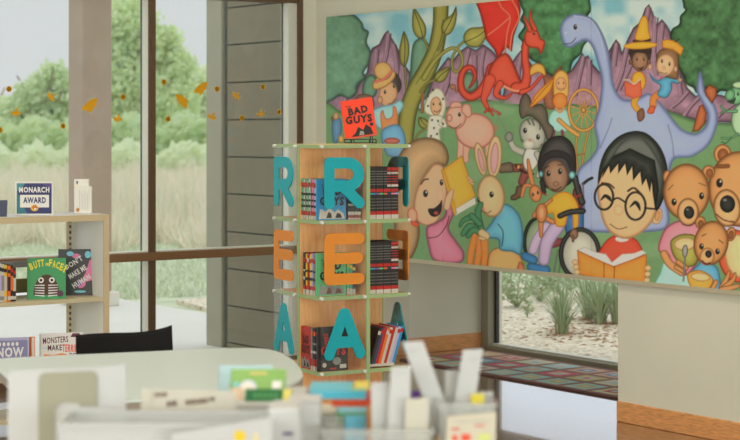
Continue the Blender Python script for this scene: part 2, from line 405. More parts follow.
tree(128, 62, 0, [(0, 20, 28), (-18, 50, 28), (18, 48, 26), (36, 42, 17), (46, 66, 20), (0, 85, 40), (-30, 85, 25), (35, 100, 35)], 'tall pale green tree between concrete column and upright frame', 0, 1100)
tree(48, 66, 0, [(4, 78, 16), (-12, 98, 22), (16, 95, 20), (-30, 118, 22), (12, 120, 24), (-5, 140, 24)], 'pale green rounded tree left of the concrete column', 1)
tree(212, 70, 0, [(-10, 92, 20), (6, 84, 22), (-26, 110, 20), (10, 115, 28), (30, 95, 22)], 'lower pale green tree beside the outdoor pilaster', 2)
tree(-15, 72, 0, [(0, 112, 22), (-25, 95, 28), (18, 120, 20)], 'small pale tree at the far left edge', 2)
tree(-75, 66, 0, [(0, 80, 35), (-20, 100, 40), (25, 100, 30)], 'pale green tree out beyond the left edge', 0)
# hedge
def hedge(px0, px1, d, topy, boty, label, m, n):
    b = MB()
    for _ in range(n):
        px = random.uniform(px0, px1); y = random.uniform(topy+6*math.sin(px*.13)+5*math.sin(px*.05), boty)
        p = at(px, y, d+random.uniform(-2, 2)); a = Vector((random.gauss(0, 1), random.gauss(0, 1), random.gauss(0, 1))).normalized(); bb = a.orthogonal().normalized(); s = random.uniform(.12, .26)
        b.add([p-a*s, p+bb*s*.6, p+a*s, p-bb*s*.6], [[0, 1, 2, 3]], m)
    o = b.build('hedge_foliage'); tag(o, label, 'hedge'); o['kind'] = 'stuff'
hedge(-90, 330, 56, 118, 182, 'pale green scrub along the far edge of the meadow', lm[1], 9000)
hedge(-90, 330, 50, 146, 192, 'silvery low bushes standing in the tall meadow grass', lm[2], 4500)
# meadow grass
mg = [M(184, 176, 160, .9, name='dry grass', k=.55), M(164, 168, 146, .9, name='green grass', k=.55)]
b = MB()
for i in range(34000):
    px = random.uniform(-90, 330); d = random.uniform(0, 1)**1.4*30+22.5+1.2*math.sin(px*.05)
    p = at(px, 0, d); p.z = -.05; h = random.uniform(.3, .75)*(1+.25*math.sin(px*.11+d*.4))*(1 if d > 25 else .7); wd = .012*d/22; a = random.uniform(0, PI)
    dx, dy = math.cos(a)*wd, math.sin(a)*wd; lx, ly = random.gauss(0, .12), random.gauss(0, .12)
    b.add([(p.x-dx, p.y-dy, p.z), (p.x+dx, p.y+dy, p.z), (p.x+lx, p.y+ly, p.z+h)], [[0, 1, 2]], mg[0 if random.random() < .72 else 1])
o = b.build('meadow_grass'); tag(o, 'tall dry meadow grass beyond the mown lawn', 'grass'); o['kind'] = 'stuff'
sg = [M(152, 160, 136, .9, name='lawn blade', k=.55), M(170, 174, 156, .9, name='lawn blade', k=.55)]
b = MB()
for i in range(26000):
    px = random.uniform(-60, 330); d = random.uniform(14.2, 23.5); p = at(px, 0, d)
    if p.y < 1.08: continue
    if p.x > -4.8 and p.y < 5.2: continue
    h = random.uniform(.03, .08); a = random.uniform(0, PI); wd = .008; dx, dy = math.cos(a)*wd, math.sin(a)*wd
    b.add([(p.x-dx, p.y-dy, -.05), (p.x+dx, p.y+dy, -.05), (p.x+random.gauss(0, .03), p.y+random.gauss(0, .03), -.05+h)], [[0, 1, 2]], sg[i % 2])
o = b.build('lawn_grass'); tag(o, 'mown green lawn beyond the concrete patio', 'grass'); o['kind'] = 'stuff'
# plants in the gravel bed
pg = [M(98, 112, 78, .6, name='strap leaf', k=.5), M(126, 140, 108, .6, name='grey green leaf', k=.5), M(112, 124, 92, .6, name='weed leaf', k=.5), M(120, 84, 54, .8, name='dead leaf', k=.5)]
def blade(b, p, ang, h, lean, wd, m):
    dx, dy = math.cos(ang), math.sin(ang); nx, ny = -dy, dx; N = 5; vs = []
    for k in range(N+1):
        t_ = k/N; o_ = lean*t_**1.8; z = h*(t_-.25*lean/h*t_**2 if h > 0 else 0); wk = wd*(1-t_**2.2)+.0006
        vs += [(p[0]+dx*o_-nx*wk, p[1]+dy*o_-ny*wk, p[2]+z), (p[0]+dx*o_+nx*wk, p[1]+dy*o_+ny*wk, p[2]+z)]
    b.add(vs, [[2*k, 2*k+1, 2*k+3, 2*k+2] for k in range(N)], m, smooth=True)
def clump(px, py, n, h, spread, label, mm, dead=0):
    d = FOC*1.5/(py-HOR); p0 = at(px, py, d); p0.z = -.012
    b = MB()
    for i in range(n):
        a = random.uniform(0, 2*PI); r = random.uniform(0, .05)
        blade(b, (math.cos(a)*r, math.sin(a)*r, 0), a, h*random.uniform(.55, 1), spread*random.uniform(.1, 1), .0042, random.choice(mm))
    t = thing('grass_clump', label, 'plant', p0, 0, 'strappy plants in the gravel bed')
    b.build('leaves', t)
    if dead:
        b = MB()
        for i in range(dead):
            a = random.uniform(0, 2*PI); r = random.uniform(.02, .16)
            blade(b, (math.cos(a)*r, math.sin(a)*r, 0.004), random.uniform(0, 6), .03, .10, .009, pg[3])
        b.build('dead_leaves', t)
clump(562, 332, 120, .46, .36, 'strappy green clump standing alone in front in the gravel', [pg[0], pg[0], pg[1]], 14)
clump(600, 322, 150, .50, .40, 'grey-green strappy clump behind, by the right edge of the low window', [pg[1], pg[0], pg[1]], 30)
clump(588, 318, 100, .48, .36, 'grey-green strappy clump behind the lone front clump', [pg[1], pg[1], pg[0]], 24)
clump(618, 322, 110, .50, .36, 'strappy clump half hidden by the wall end', [pg[1], pg[1], pg[0]], 0)
def weed(px, py, n, r0, h, label, size=.026):
    d = FOC*1.5/(py-HOR); p0 = at(px, py, d); p0.z = -.012
    t = thing('leafy_weed', label, 'plant', p0, 0, 'leafy weeds in the gravel bed')
    b = MB(); lf = MB()
    for i in range(n):
        a = random.uniform(0, 2*PI); L_ = random.uniform(.3, 1)*r0; top = Vector((math.cos(a)*L_, math.sin(a)*L_, random.uniform(.35, 1)*h))
        b.cyl((0, 0, 0), top, .003, pg[2], .002, n=5)
        for k in range(9):
            q = top*random.uniform(.35, 1.05); u = Vector((random.gauss(0, 1), random.gauss(0, 1), random.gauss(0, .6))).normalized(); vv = u.orthogonal().normalized(); s = size*random.uniform(.6, 1.3)
            lf.add([q, q+u*s+vv*s*.45, q+u*s*2, q+u*s-vv*s*.45], [[0, 1, 2, 3]], random.choice([pg[2], pg[1]]))
    b.build('stems', t); lf.build('leaves', t)
weed(517, 306, 30, .32, .34, 'leafy weed nearest the left edge of the low window')
weed(540, 300, 30, .36, .38, 'leafy weed behind, between the left weed and the front clump')
weed(565, 298, 24, .3, .36, 'leafy weed behind the lone front clump')
weed(527, 316, 5, .10, .16, 'tiny weed sprouting alone in the open gravel', .02)
weed(505, 288, 24, .4, .3, 'low weed at the far end of the gravel')
weed(600, 296, 24, .4, .4, 'leafy weed far back behind the grey-green clump')
b = MB()
for i in range(420):
    x = random.uniform(-2.6, 1.2); y = random.uniform(2.0, 4.4); a = random.uniform(0, 6); s = random.uniform(.015, .035); z = -.011
    if random.random() > .35: _py = random.gauss(330, 5); p_ = at(random.gauss(585, 28), _py, FOC*1.5/(_py-HOR)); x, y = p_.x, p_.y
    b.add([(x+s*math.cos(a), y+s*math.sin(a), z), (x+s*.4*math.cos(a+1.7), y+s*.4*math.sin(a+1.7), z+.008), (x-s*math.cos(a), y-s*math.sin(a), z+.002)], [[0, 1, 2]], pg[3])
o = b.build('leaf_litter'); tag(o, 'brown dead leaves scattered on the gravel', 'leaves'); o['kind'] = 'stuff'

# ------------------------------------------------------------------ the painted mural
def build_mural():
    x0, x1, z0, z1 = .158, 3.86, .736, 2.218
    st = .0042; nx = int((x1-x0)/st)+1; nz = int((z1-z0)/st)+1
    gx, gz = np.meshgrid(np.linspace(x0, x1, nx), np.linspace(z0, z1, nz))
    # painter's own ruling of the board: where each brush point falls
    rx, ry = gx-CX, -.03-CY
    dep = rx*FX+ry*FY; lat = rx*RX+ry*RY
    X = (370+FOC*lat/dep).astype(np.float32); Y = (HOR+FOC*(CZ-gz)/dep).astype(np.float32)
    img = np.zeros((nz, nx, 3), np.float32)
    def noise(sc, seed):
        r = np.random.RandomState(seed); g = r.rand(64, 64).astype(np.float32)
        u = (X/sc) % 63; v = (Y/sc) % 63; i = u.astype(int); j = v.astype(int); a = u-i; c = v-j
        a = a*a*(3-2*a); c = c*c*(3-2*c)
        return (g[j, i]*(1-a)+g[j, i+1]*a)*(1-c)+(g[j+1, i]*(1-a)+g[j+1, i+1]*a)*c
    N1 = noise(7, 1)*.6+noise(3, 2)*.4; N2 = noise(22, 3)*.6+noise(10, 4)*.4; N3 = noise(1.6, 5)
    def spl(p, n=6):
        p = np.array(p, float); m = len(p); out = []
        for i in range(m):
            a, b_, c, d = p[i-1], p[i], p[(i+1) % m], p[(i+2) % m]
            for k in range(n):
                t = k/n; out.append(.5*((2*b_)+(-a+c)*t+(2*a-5*b_+4*c-d)*t*t+(-a+3*b_-3*c+d)*t**3))
        return np.array(out)
    def sub(lo, hi):
        # index window of the board around a brush region
        mx = np.where((X.max(0) >= lo[0]) & (X.min(0) <= hi[0]))[0]
        if len(mx) == 0: return None
        my = np.where((Y[:, mx[0]:mx[-1]+1].max(1) >= lo[1]) & (Y[:, mx[0]:mx[-1]+1].min(1) <= hi[1]))[0]
        if len(my) == 0: return None
        return slice(my[0], my[-1]+1), slice(mx[0], mx[-1]+1)
    def L3(c): return np.array([lin1(v) for v in c], np.float32)
    def put(w, dist, col, edge, ew, hi, tex, alpha=1.0):
        a = np.clip(dist/.7+.5, 0, 1)*alpha
        c = L3(col); e = L3(edge)*.95 if edge is not None else c*.45
        t = np.clip(dist/ew, 0, 1); t = t*t*(3-2*t)
        out = e+(c-e)*t[..., None]
        if hi:
            g = np.clip((dist-ew)/(ew*1.8), 0, 1)[..., None]; out = out*(1+hi*1.3*g)+.05*hi*g
        if tex: out = out*(1+tex*(N1[w]-.5)[..., None]*2)
        img[w] = img[w]*(1-a[..., None])+out*a[..., None]
    def poly(col, pts, ew=2.4, edge=None, hi=.26, tex=.0, sm=True, alpha=1.0):
        P = spl(pts) if sm else np.array(pts, float)
        w = sub(P.min(0)-2, P.max(0)+2)
        if w is None: return
        x, y = X[w], Y[w]; D = np.full(x.shape, 1e9, np.float32); ins = np.zeros(x.shape, bool)
        for (ax, ay), (bx, by) in zip(P, np.roll(P, -1, 0)):
            ex, ey = bx-ax, by-ay; l2 = ex*ex+ey*ey+1e-9
            t = np.clip(((x-ax)*ex+(y-ay)*ey)/l2, 0, 1)
            D = np.minimum(D, (x-ax-t*ex)**2+(y-ay-t*ey)**2)
            if ay != by: ins ^= ((ay > y) != (by > y)) & (x < ex*(y-ay)/ey+ax)
        d = np.sqrt(D); put(w, np.where(ins, d, -d), col, edge, ew, hi, tex, alpha)
    def ell(col, cx, cy, rx_, ry_, rot=0, **k):
        a = math.radians(rot); n = 14
        poly(col, [(cx+rx_*math.cos(2*PI*i/n)*math.cos(a)-ry_*math.sin(2*PI*i/n)*math.sin(a), cy+rx_*math.cos(2*PI*i/n)*math.sin(a)+ry_*math.sin(2*PI*i/n)*math.cos(a)) for i in range(n)], **k)
    def line(col, pts, r, ew=1.5, edge=None, hi=.22, sm=True, tex=0, alpha=1.0):
        P = np.array(pts, float); R = np.array([r]*len(P) if np.isscalar(r) else r, float)
        if sm and len(P) > 2:
            q = []; qr = []
            for i in range(len(P)-1):
                a = P[max(i-1, 0)]; b_ = P[i]; c = P[i+1]; d = P[min(i+2, len(P)-1)]
                for k in range(6):
                    t = k/6; q.append(.5*((2*b_)+(-a+c)*t+(2*a-5*b_+4*c-d)*t*t+(-a+3*b_-3*c+d)*t**3)); qr.append(R[i]*(1-t)+R[i+1]*t)
            q.append(P[-1]); qr.append(R[-1]); P = np.array(q); R = np.array(qr)
        w = sub(P.min(0)-R.max()-2, P.max(0)+R.max()+2)
        if w is None: return
        x, y = X[w], Y[w]; D = np.full(x.shape, -1e9, np.float32)
        for i in range(len(P)-1):
            ax, ay = P[i]; ex, ey = P[i+1]-P[i]; l2 = ex*ex+ey*ey+1e-9
            t = np.clip(((x-ax)*ex+(y-ay)*ey)/l2, 0, 1)
            D = np.maximum(D, R[i]*(1-t)+R[i+1]*t-np.sqrt((x-ax-t*ex)**2+(y-ay-t*ey)**2))
        put(w, D, col, edge, ew, hi, tex, alpha)
    BK = (28, 30, 28); SK = (208, 168, 132)
    def eye(x, y, a=2.0, b_=2.8):
        ell(BK, x, y, a, b_, ew=.5, hi=0, edge=(18, 18, 18)); ell((190, 190, 180), x+a*.3, y-b_*.35, a*.28, b_*.25, ew=.3, edge=(170, 170, 165), hi=0)
    # sky with clouds
    c0, c1 = L3((112, 166, 180)), L3((180, 198, 196))
    t = np.clip((N2-.38)*2.6, 0, 1)[..., None]; img[:] = c0*(1-t)+c1*t
    # mountains
    mt = (128, 98, 116); me_ = (62, 44, 58)
    def mount(pts, ridges=()):
        poly(mt, pts, ew=4, edge=me_, hi=.3, tex=.30, sm=False)
        for r in ridges: line((150, 122, 138), r, [1.6, .5][:1]*len(r), ew=1.6, edge=mt, hi=.15); line(me_, [(a+3.0, b_) for a, b_ in r], .7, ew=1.4, edge=(92, 68, 84), hi=0)
    mount([(320, 140), (326, 100), (332, 88), (340, 92), (352, 95), (362, 78), (367, 72), (369, 55), (372, 48), (379, 44), (384, 34), (388, 30), (392, 38), (398, 48), (403, 62), (410, 72), (418, 80), (420, 140)],
          [[(388, 34), (385, 55), (380, 75)], [(393, 45), (396, 65), (394, 90)], [(376, 50), (374, 70)], [(402, 66), (404, 95)], [(345, 98), (338, 120)]])
    mount([(420, 120), (432, 78), (441, 66), (448, 57), (453, 60), (459, 52), (467, 46), (476, 50), (483, 44), (492, 50), (500, 60), (502, 120)],
          [[(448, 62), (446, 85), (440, 100)], [(468, 50), (464, 70), (468, 95)], [(483, 50), (480, 70), (484, 92)], [(474, 56), (474, 90)]])
    mount([(498, 120), (508, 68), (516, 56), (521, 50), (527, 57), (533, 66), (545, 72), (560, 78), (571, 70), (578, 60), (582, 52), (585, 57), (588, 55), (593, 64), (600, 72), (603, 62), (609, 50), (616, 40), (620, 44), (623, 58), (625, 120)],
          [[(521, 54), (517, 75), (520, 95)], [(583, 57), (578, 78), (574, 96)], [(589, 60), (588, 85)], [(616, 46), (612, 70), (610, 90)], [(540, 74), (545, 95)]])
    mount([(604, 110), (609, 60), (612, 45), (616, 39), (620, 44), (622, 52), (627, 40), (633, 28), (640, 22), (645, 8), (649, 4), (653, 12), (657, 24), (662, 19), (667, 25), (671, 32), (676, 50), (684, 80), (688, 88), (696, 96), (705, 92), (722, 95), (745, 104), (770, 110), (770, 126), (742, 123), (700, 122), (668, 112)],
          [[(648, 8), (643, 30), (632, 60), (618, 90)], [(655, 18), (653, 50), (655, 75)], [(662, 24), (660, 48), (668, 72)], [(616, 44), (613, 66)], [(627, 45), (620, 75), (612, 95)], [(671, 40), (676, 66), (680, 95)], [(687, 92), (678, 102), (670, 108)], [(700, 96), (690, 106), (684, 115)], [(734, 104), (722, 112), (716, 118)]])
    # grass
    poly((104, 142, 98), [(318, 118), (345, 112), (380, 108), (410, 108), (440, 109), (460, 102), (485, 99), (510, 104), (560, 103), (600, 106), (640, 104), (672, 112), (700, 121), (745, 124), (790, 130), (795, 330), (560, 330), (318, 320)], ew=5, edge=(70, 104, 68), hi=.0, tex=.06)
    for cx, cy, r in ((470, 170, 30), (560, 150, 22), (590, 235, 30), (650, 250, 24), (500, 110, 20)):
        ell((126, 160, 118), cx, cy, r, r*.5, ew=8, edge=(106, 144, 100), hi=0, alpha=.5)
    # trees
    def bush(pts, c, e, tex=.14):
        poly(c, pts, ew=4.5, edge=e, hi=.10, tex=tex)
    bush([(408, 95), (410, 70), (412, 48), (416, 40), (423, 38), (430, 48), (432, 75), (425, 100)], (98, 136, 112), (52, 78, 62))
    bush([(362, 92), (364, 80), (371, 74), (378, 80), (376, 95), (366, 100)], (98, 136, 112), (52, 78, 62))
    bush([(458, 85), (462, 76), (470, 72), (478, 80), (476, 90), (466, 92)], (98, 136, 112), (52, 78, 62))
    bush([(320, 100), (318, 40), (322, 10), (340, 14), (353, 14), (362, 22), (364, 28), (369, 32), (367, 42), (371, 52), (369, 64), (364, 72), (366, 78), (358, 85), (357, 93), (349, 99), (340, 96), (331, 101)], (96, 134, 110), (44, 68, 54), .25)
    bush([(524, -6), (585, -8), (590, 2), (591, 11), (588, 17), (593, 28), (590, 38), (584, 46), (581, 54), (573, 62), (569, 73), (556, 77), (545, 72), (538, 64), (531, 60), (526, 54), (521, 48), (522, 42), (518, 36), (524, 26), (520, 20), (523, 12), (520, 4)], (66, 112, 72), (22, 46, 30), .55)
    bush([(686, -30), (683, 4), (685, 10), (680, 16), (679, 24), (672, 29), (670, 38), (676, 48), (676, 62), (682, 74), (686, 84), (693, 88), (697, 93), (706, 89), (716, 94), (722, 91), (738, 94), (760, 88), (800, 80), (800, -40)], (60, 98, 62), (14, 36, 22), .6)
    poly((132, 82, 58), [(541, 72), (544, 82), (543, 95), (546, 108), (555, 108), (554, 92), (556, 78), (563, 66), (556, 70), (552, 76), (547, 76)], ew=2)
    # stalk with leaves
    ol = (142, 138, 66); oe = (70, 68, 26)
    line((150, 142, 84), [(405, 66), (406, 84), (409, 100)], 1.1, edge=oe)
    line(ol, [(441, 2), (440, 25), (436, 48), (428, 68), (417, 88), (409, 108), (406, 130), (404, 160)], [8, 7.5, 8, 9, 9.5, 9, 8.5, 8], ew=5, edge=oe, hi=.1, tex=.05)
    line(oe, [(443, 20), (440, 42), (430, 62), (416, 84)], .6, alpha=.5)
    line(ol, [(424, 78), (434, 62), (444, 52), (454, 48), (461, 54), (462, 65), (456, 72), (452, 66), (453, 56), (459, 46), (466, 40)], [2.8, 2.4, 2, 1.8, 1.7, 1.7, 1.6, 1.5, 1.5, 1.4, 1.3], edge=oe)
    for lf, ax in (([(414, 8), (421, 17), (426, 27), (425, 37), (418, 38), (413, 31), (412, 20)], [(414, 10), (419, 24), (423, 37)]),
                   ([(456, 6), (452, 14), (444, 20), (441, 28), (444, 35), (450, 34), (455, 26), (457, 15)], [(456, 8), (450, 22), (444, 33)]),
                   ([(404, 31), (409, 43), (409, 56), (405, 67), (400, 62), (399, 50), (401, 40)], [(404, 33), (405, 48), (404, 66)]),
                   ([(490, 26), (480, 27), (470, 28), (464, 34), (464, 42), (470, 47), (479, 47), (485, 40)], [(488, 28), (478, 36), (465, 42)]),
                   ([(450, 67), (442, 69), (436, 73), (434, 79), (439, 83), (446, 79)], [(449, 69), (441, 75), (436, 81)]),
                   ([(419, 117), (426, 119), (430, 125), (427, 129), (421, 128), (418, 123)], [(420, 118), (424, 124), (429, 127)])):
        poly(ol, lf, ew=3, edge=oe, hi=.25); line(oe, ax, .45, hi=0)
    line(ol, [(424, 38), (428, 48)], 1.2, edge=oe); line(ol, [(444, 34), (438, 50)], 1.2, edge=oe); line(ol, [(434, 80), (426, 84), (420, 92)], 1.2, edge=oe)
    line(ol, [(428, 128), (418, 134), (412, 150)], 1.2, edge=oe)
    # straw-hat child in overalls
    line((120, 80, 60), [(333, 118), (336, 130)], 2); poly((84, 120, 150), [(332, 122), (340, 118), (342, 130), (338, 142), (333, 142)], ew=2); ell((190, 150, 110), 336, 116, 3, 4); ell((200, 160, 90), 341, 139, 3, 4)
    poly((110, 86, 70), [(355, 100), (360, 94), (372, 96), (374, 108), (366, 112), (356, 108)], ew=2)
    ell((58, 52, 48), 393, 82, 8, 12, -20); ell((196, 148, 108), 388, 94, 9.5, 13, 8); ell((196, 148, 108), 380, 100, 3, 4)
    eye(385, 92, 1.2, 2.2); eye(394, 86, 1.1, 2.1); line((150, 100, 76), [(388, 104), (392, 103), (395, 99)], .5, hi=0)
    ell((214, 162, 98), 384, 80, 14, 6.5, -36, edge=(120, 88, 46)); ell((214, 162, 98), 383, 71, 9, 9.5, -36, edge=(130, 96, 50)); line((200, 110, 90), [(375, 82), (384, 79), (392, 71)], 1.4, ew=.8)
    poly((138, 186, 196), [(372, 112), (382, 106), (392, 104), (400, 100), (404, 106), (398, 116), (394, 126), (378, 128)], ew=2.5)
    poly((216, 132, 78), [(380, 116), (383, 110), (386, 118), (392, 116), (393, 106), (397, 110), (397, 128), (384, 134)], ew=2)
    poly((98, 150, 184), [(382, 130), (394, 124), (402, 128), (406, 140), (404, 156), (388, 156), (382, 142)], ew=3); ell((176, 100, 84), 392, 141, 8, 3.6)
    # hooded spotted baby
    line((150, 96, 64), [(423, 94), (422, 112)], 1.6)
    poly((206, 200, 176), [(431, 92), (437, 88), (443, 92), (446, 102), (445, 112), (441, 118), (427, 114), (424, 108), (427, 98)], ew=2)
    poly((200, 196, 176), [(430, 116), (442, 116), (446, 126), (440, 130), (440, 142), (428, 142), (427, 130)], ew=2); line((200, 196, 176), [(440, 124), (445, 126), (443, 120)], 2)
    ell((206, 158, 120), 436, 106, 6, 9.5, 0); eye(433.5, 104, .9, 1.6); eye(440, 104, .9, 1.6); line((170, 90, 80), [(434, 111), (437, 112), (440, 110)], .5, hi=0)
    for q in ((428, 96), (433, 90), (443, 99), (428, 106), (432, 120), (438, 121), (434, 128), (437, 134), (431, 136), (443, 124)): ell((70, 66, 60), q[0], q[1], 1.1, 1.3, ew=.5, hi=0)
    ell((160, 108, 82), 453, 87, 3.4, 3.2); ell((160, 108, 82), 456.5, 91, 2, 2); line((60, 50, 44), [(448, 88), (450, 84)], .5)
    # pig
    pk = (212, 158, 138); pe = (150, 92, 78)
    for q in ([(462, 142), (460, 158), (459, 166)], [(468, 142), (466, 152), (466, 160)], [(487, 138), (488, 148), (488, 154)], [(480, 140), (480, 149)]): line(pk, q, [4.5, 3.2, 3], edge=pe) if len(q) == 3 else line(pk, q, 3.6, edge=pe)
    line(pk, [(492, 132), (497, 130), (496, 126), (494, 129)], .7, edge=pe)
    ell(pk, 475, 131, 20, 18, 10, edge=pe, ew=4); ell(pk, 456, 117, 10.5, 12.5, 10, edge=pe, ew=3)
    poly(pk, [(450, 108), (452, 102), (460, 102), (462, 107), (456, 108)], edge=pe); poly(pk, [(461, 110), (464, 104), (470, 105), (472, 114), (468, 118), (463, 114)], edge=pe)
    ell(pk, 449.5, 118, 3, 4, edge=pe); eye(459.5, 114.5, 1.7, 2.2); line(pe, [(449, 126), (455, 128), (461, 124)], .5, hi=0)
    # dragon
    rd = (192, 72, 50); re_ = (112, 26, 20)
    poly((186, 44, 32), [(474, -2), (518, -6), (521, 10), (519, 22), (514, 36), (512, 52), (506, 47), (498, 60), (494, 50), (486, 40), (483, 26), (480, 14)], ew=3.5, edge=re_, sm=False, hi=.1, tex=.1)
    for q in ([(497, -2), (502, 8), (510, 17), (507, 34), (505, 54)], [(510, 17), (500, 26), (488, 35)], [(512, 0), (519, 16), (512, 34), (510, 50)]): line((214, 116, 92), q, .9, ew=.8, edge=rd)
    line(rd, [(494, 70), (488, 82), (480, 92), (470, 97), (462, 90), (461, 78), (465, 69), (472, 68), (475, 76), (472, 84), (469, 88)], [8, 6, 5, 4.4, 4, 3.6, 3.2, 2.8, 2.4, 1.8, 1], ew=3, edge=re_, hi=.2)
    poly(rd, [(488, 72), (494, 60), (504, 53), (510, 56), (516, 68), (521, 80), (528, 88), (524, 95), (514, 93), (504, 86), (498, 88), (490, 84)], ew=4, edge=re_, hi=.2)
    line(rd, [(516, 88), (524, 86), (527, 74), (525, 58), (526, 44), (531, 36)], [6, 5.5, 4.5, 4, 4, 4.2], ew=2.6, edge=re_, hi=.2)
    line((222, 148, 116), [(500, 84), (512, 90), (520, 91)], 1.5, ew=1, edge=rd)
    poly(rd, [(524, 38), (526, 31), (532, 28), (538, 31), (541, 38), (545, 41), (544, 48), (540, 55), (538, 49), (532, 48), (526, 45)], edge=re_)
    line(rd, [(530, 30), (527, 23), (524, 16)], [2.4, 1.8, .8], edge=re_); line(rd, [(535, 29), (531, 20), (531, 10)], [2.4, 1.8, .7], edge=re_); eye(534, 33.5, 1.3, 1.7)
    line(rd, [(490, 80), (486, 92), (484, 100), (489, 110)], [6, 4.5, 3, 2.2], edge=re_); line(rd, [(485, 112), (490, 109), (500, 114)], 1.4, edge=re_); line(rd, [(489, 110), (493, 115)], 1.2, edge=re_)
    line(rd, [(500, 84), (496, 94), (505, 98), (511, 94)], [4, 3, 2, 1.4], edge=re_); line(rd, [(522, 92), (531, 88), (540, 78), (546, 74)], [3, 2, 1.6, 1.2], edge=re_)
    poly((206, 158, 74), [(530, 76), (530, 68), (536, 63), (543, 65), (546, 72), (545, 76), (538, 73)], edge=(120, 76, 30)); 
    # golden girl
    hy = (220, 166, 84)
    poly((142, 190, 178), [(551, 112), (567, 110), (570, 130), (549, 130)], ew=2); line((130, 60, 90), [(554, 131), (553, 136)], 1.6); line((130, 60, 90), [(562, 131), (563, 136)], 1.6)
    poly(hy, [(553, 88), (554, 76), (561, 70), (568, 75), (569, 88), (567, 98), (555, 98)], edge=(140, 96, 34)); ell((216, 156, 108), 561, 84, 5.6, 7.2); eye(558.6, 83, .7, 1.3); eye(563.6, 83, .7, 1.3)
    ell((220, 130, 58), 560, 101, 7.6, 8.5, edge=(150, 74, 24)); line((200, 118, 110), [(558, 88), (561, 89), (564, 88)], .4, hi=0); line((216, 156, 108), [(556, 108), (560, 112), (564, 108)], 1.3)
    # spinning wheel
    wy = (196, 146, 78); we = (120, 80, 34)
    for k in range(12):
        a = k*PI/6+.2; line(wy, [(583.5, 110), (583.5+14*math.cos(a), 110+20*math.sin(a))], .65, ew=.5, edge=we)
    n = 24; ring = [(583.5+14.5*math.cos(2*PI*i/n), 110+20.5*math.sin(2*PI*i/n)) for i in range(n+1)]; line(wy, ring, 1.7, edge=we); ell(wy, 583.5, 110, 2.6, 3.2, edge=we)
    line(wy, [(577, 132), (576, 150), (578, 172)], 1.2, edge=we); line(wy, [(588, 132), (584, 152), (582, 168)], 1.2, edge=we); line(wy, [(577, 155), (584, 154)], .8, edge=we); line(wy, [(559, 120), (568, 128), (578, 135)], 2.4, edge=we)
    # dinosaur
    db = (146, 160, 196); de = (84, 98, 140)
    poly(db, [(561, 38), (560, 28), (564, 19), (573, 14), (584, 15), (594, 20), (602, 32), (608, 48), (611, 65), (614, 85), (622, 98), (635, 99), (648, 93), (656, 98), (668, 112), (680, 127), (692, 133), (700, 131), (706, 124), (707, 113), (702, 103), (697, 93), (697, 82), (700, 71), (703, 80), (706, 92), (714, 103), (718, 116), (716, 130), (708, 146), (692, 157), (675, 159), (670, 172), (666, 192), (669, 224), (650, 232), (590, 232), (578, 224), (582, 202), (574, 190), (578, 170), (590, 158), (597, 145), (594, 125), (599, 105), (601, 80), (597, 62), (592, 47), (586, 41), (578, 44), (570, 48), (564, 45)], ew=5, edge=de, hi=.12, tex=.03)
    line((110, 124, 166), [(600, 148), (608, 130), (612, 118)], .8, alpha=.6); line((110, 124, 166), [(674, 158), (672, 140), (668, 125)], .8, alpha=.6)
    eye(575.3, 27, 1.9, 2.8); line(de, [(564, 44), (571, 43), (576, 38)], .5, hi=0); ell((176, 186, 214), 566, 33, 2, 1.6, ew=1, edge=db); line((180, 190, 216), [(574, 16), (590, 20), (600, 36), (605, 60)], 1.0, ew=1, edge=db, alpha=.6)
    # orange post and green lamb
    poly((164, 92, 54), [(703, 90), (708, 84), (716, 87), (718, 96), (708, 114), (699, 135), (691, 135), (700, 112)], ew=3, edge=(84, 40, 20)) if False else poly((164, 92, 54), [(704, 90), (709, 84), (717, 88), (717, 96), (712, 104), (706, 96)], ew=3, edge=(84, 40, 20), sm=False)
    poly((164, 92, 54), [(699, 106), (703, 104), (707, 113), (705, 124), (699, 131), (692, 132), (696, 116)], ew=2.5, edge=(84, 40, 20), sm=False)
    gn = (104, 156, 116); ge = (44, 84, 58)
    ell((150, 182, 146), 743, 120, 12, 17, edge=ge, tex=.1); line(gn, [(736, 111), (726, 111), (721, 106)], [2, 1.5, 1.2], edge=ge); line(gn, [(726, 111), (721, 113)], 1.1, edge=ge)
    ell(gn, 736, 96, 8, 9, 0, edge=ge); ell(gn, 730, 95, 5, 6, 20, edge=ge); poly((40, 60, 44), [(727, 101), (732, 100), (736, 97), (734, 103), (729, 103)], ew=.8, hi=0); eye(738, 94, 1.2, 1.8); ell((170, 196, 160), 739, 85, 7, 4, edge=ge, tex=.1)
    line(gn, [(738, 134), (731, 138), (722, 138)], 1.3, edge=ge); line(gn, [(731, 138), (726, 143), (722, 142)], .8, edge=ge)
    # riders
    yl = (222, 162, 50); ye = (150, 90, 20)
    line((214, 150, 50), [(637, 96), (634, 104), (640, 112)], 3.2, edge=ye); poly((110, 74, 56), [(637, 112), (643, 108), (645, 116), (642, 121), (638, 121)], ew=1.5)
    poly(yl, [(632, 76), (638, 71), (644, 74), (646, 84), (640, 92), (632, 90)], edge=ye)
    poly((52, 44, 38), [(629, 50), (632, 46), (650, 46), (651, 56), (648, 62), (632, 60)], ew=1.5, hi=0); ell((132, 98, 74), 640, 61, 8.5, 10.5, edge=(70, 48, 34)); ell((132, 98, 74), 630.5, 62, 2, 3, edge=(70, 48, 34)); ell((132, 98, 74), 649, 62, 2, 3, edge=(70, 48, 34))
    eye(637, 59, 1, 1.8); eye(644, 59, 1, 1.8); poly((60, 30, 26), [(636, 67), (640, 68), (644, 66), (641, 70)], ew=.5, hi=0); line((50, 40, 34), [(630, 53), (633, 51), (649, 52)], 1.6, hi=0)
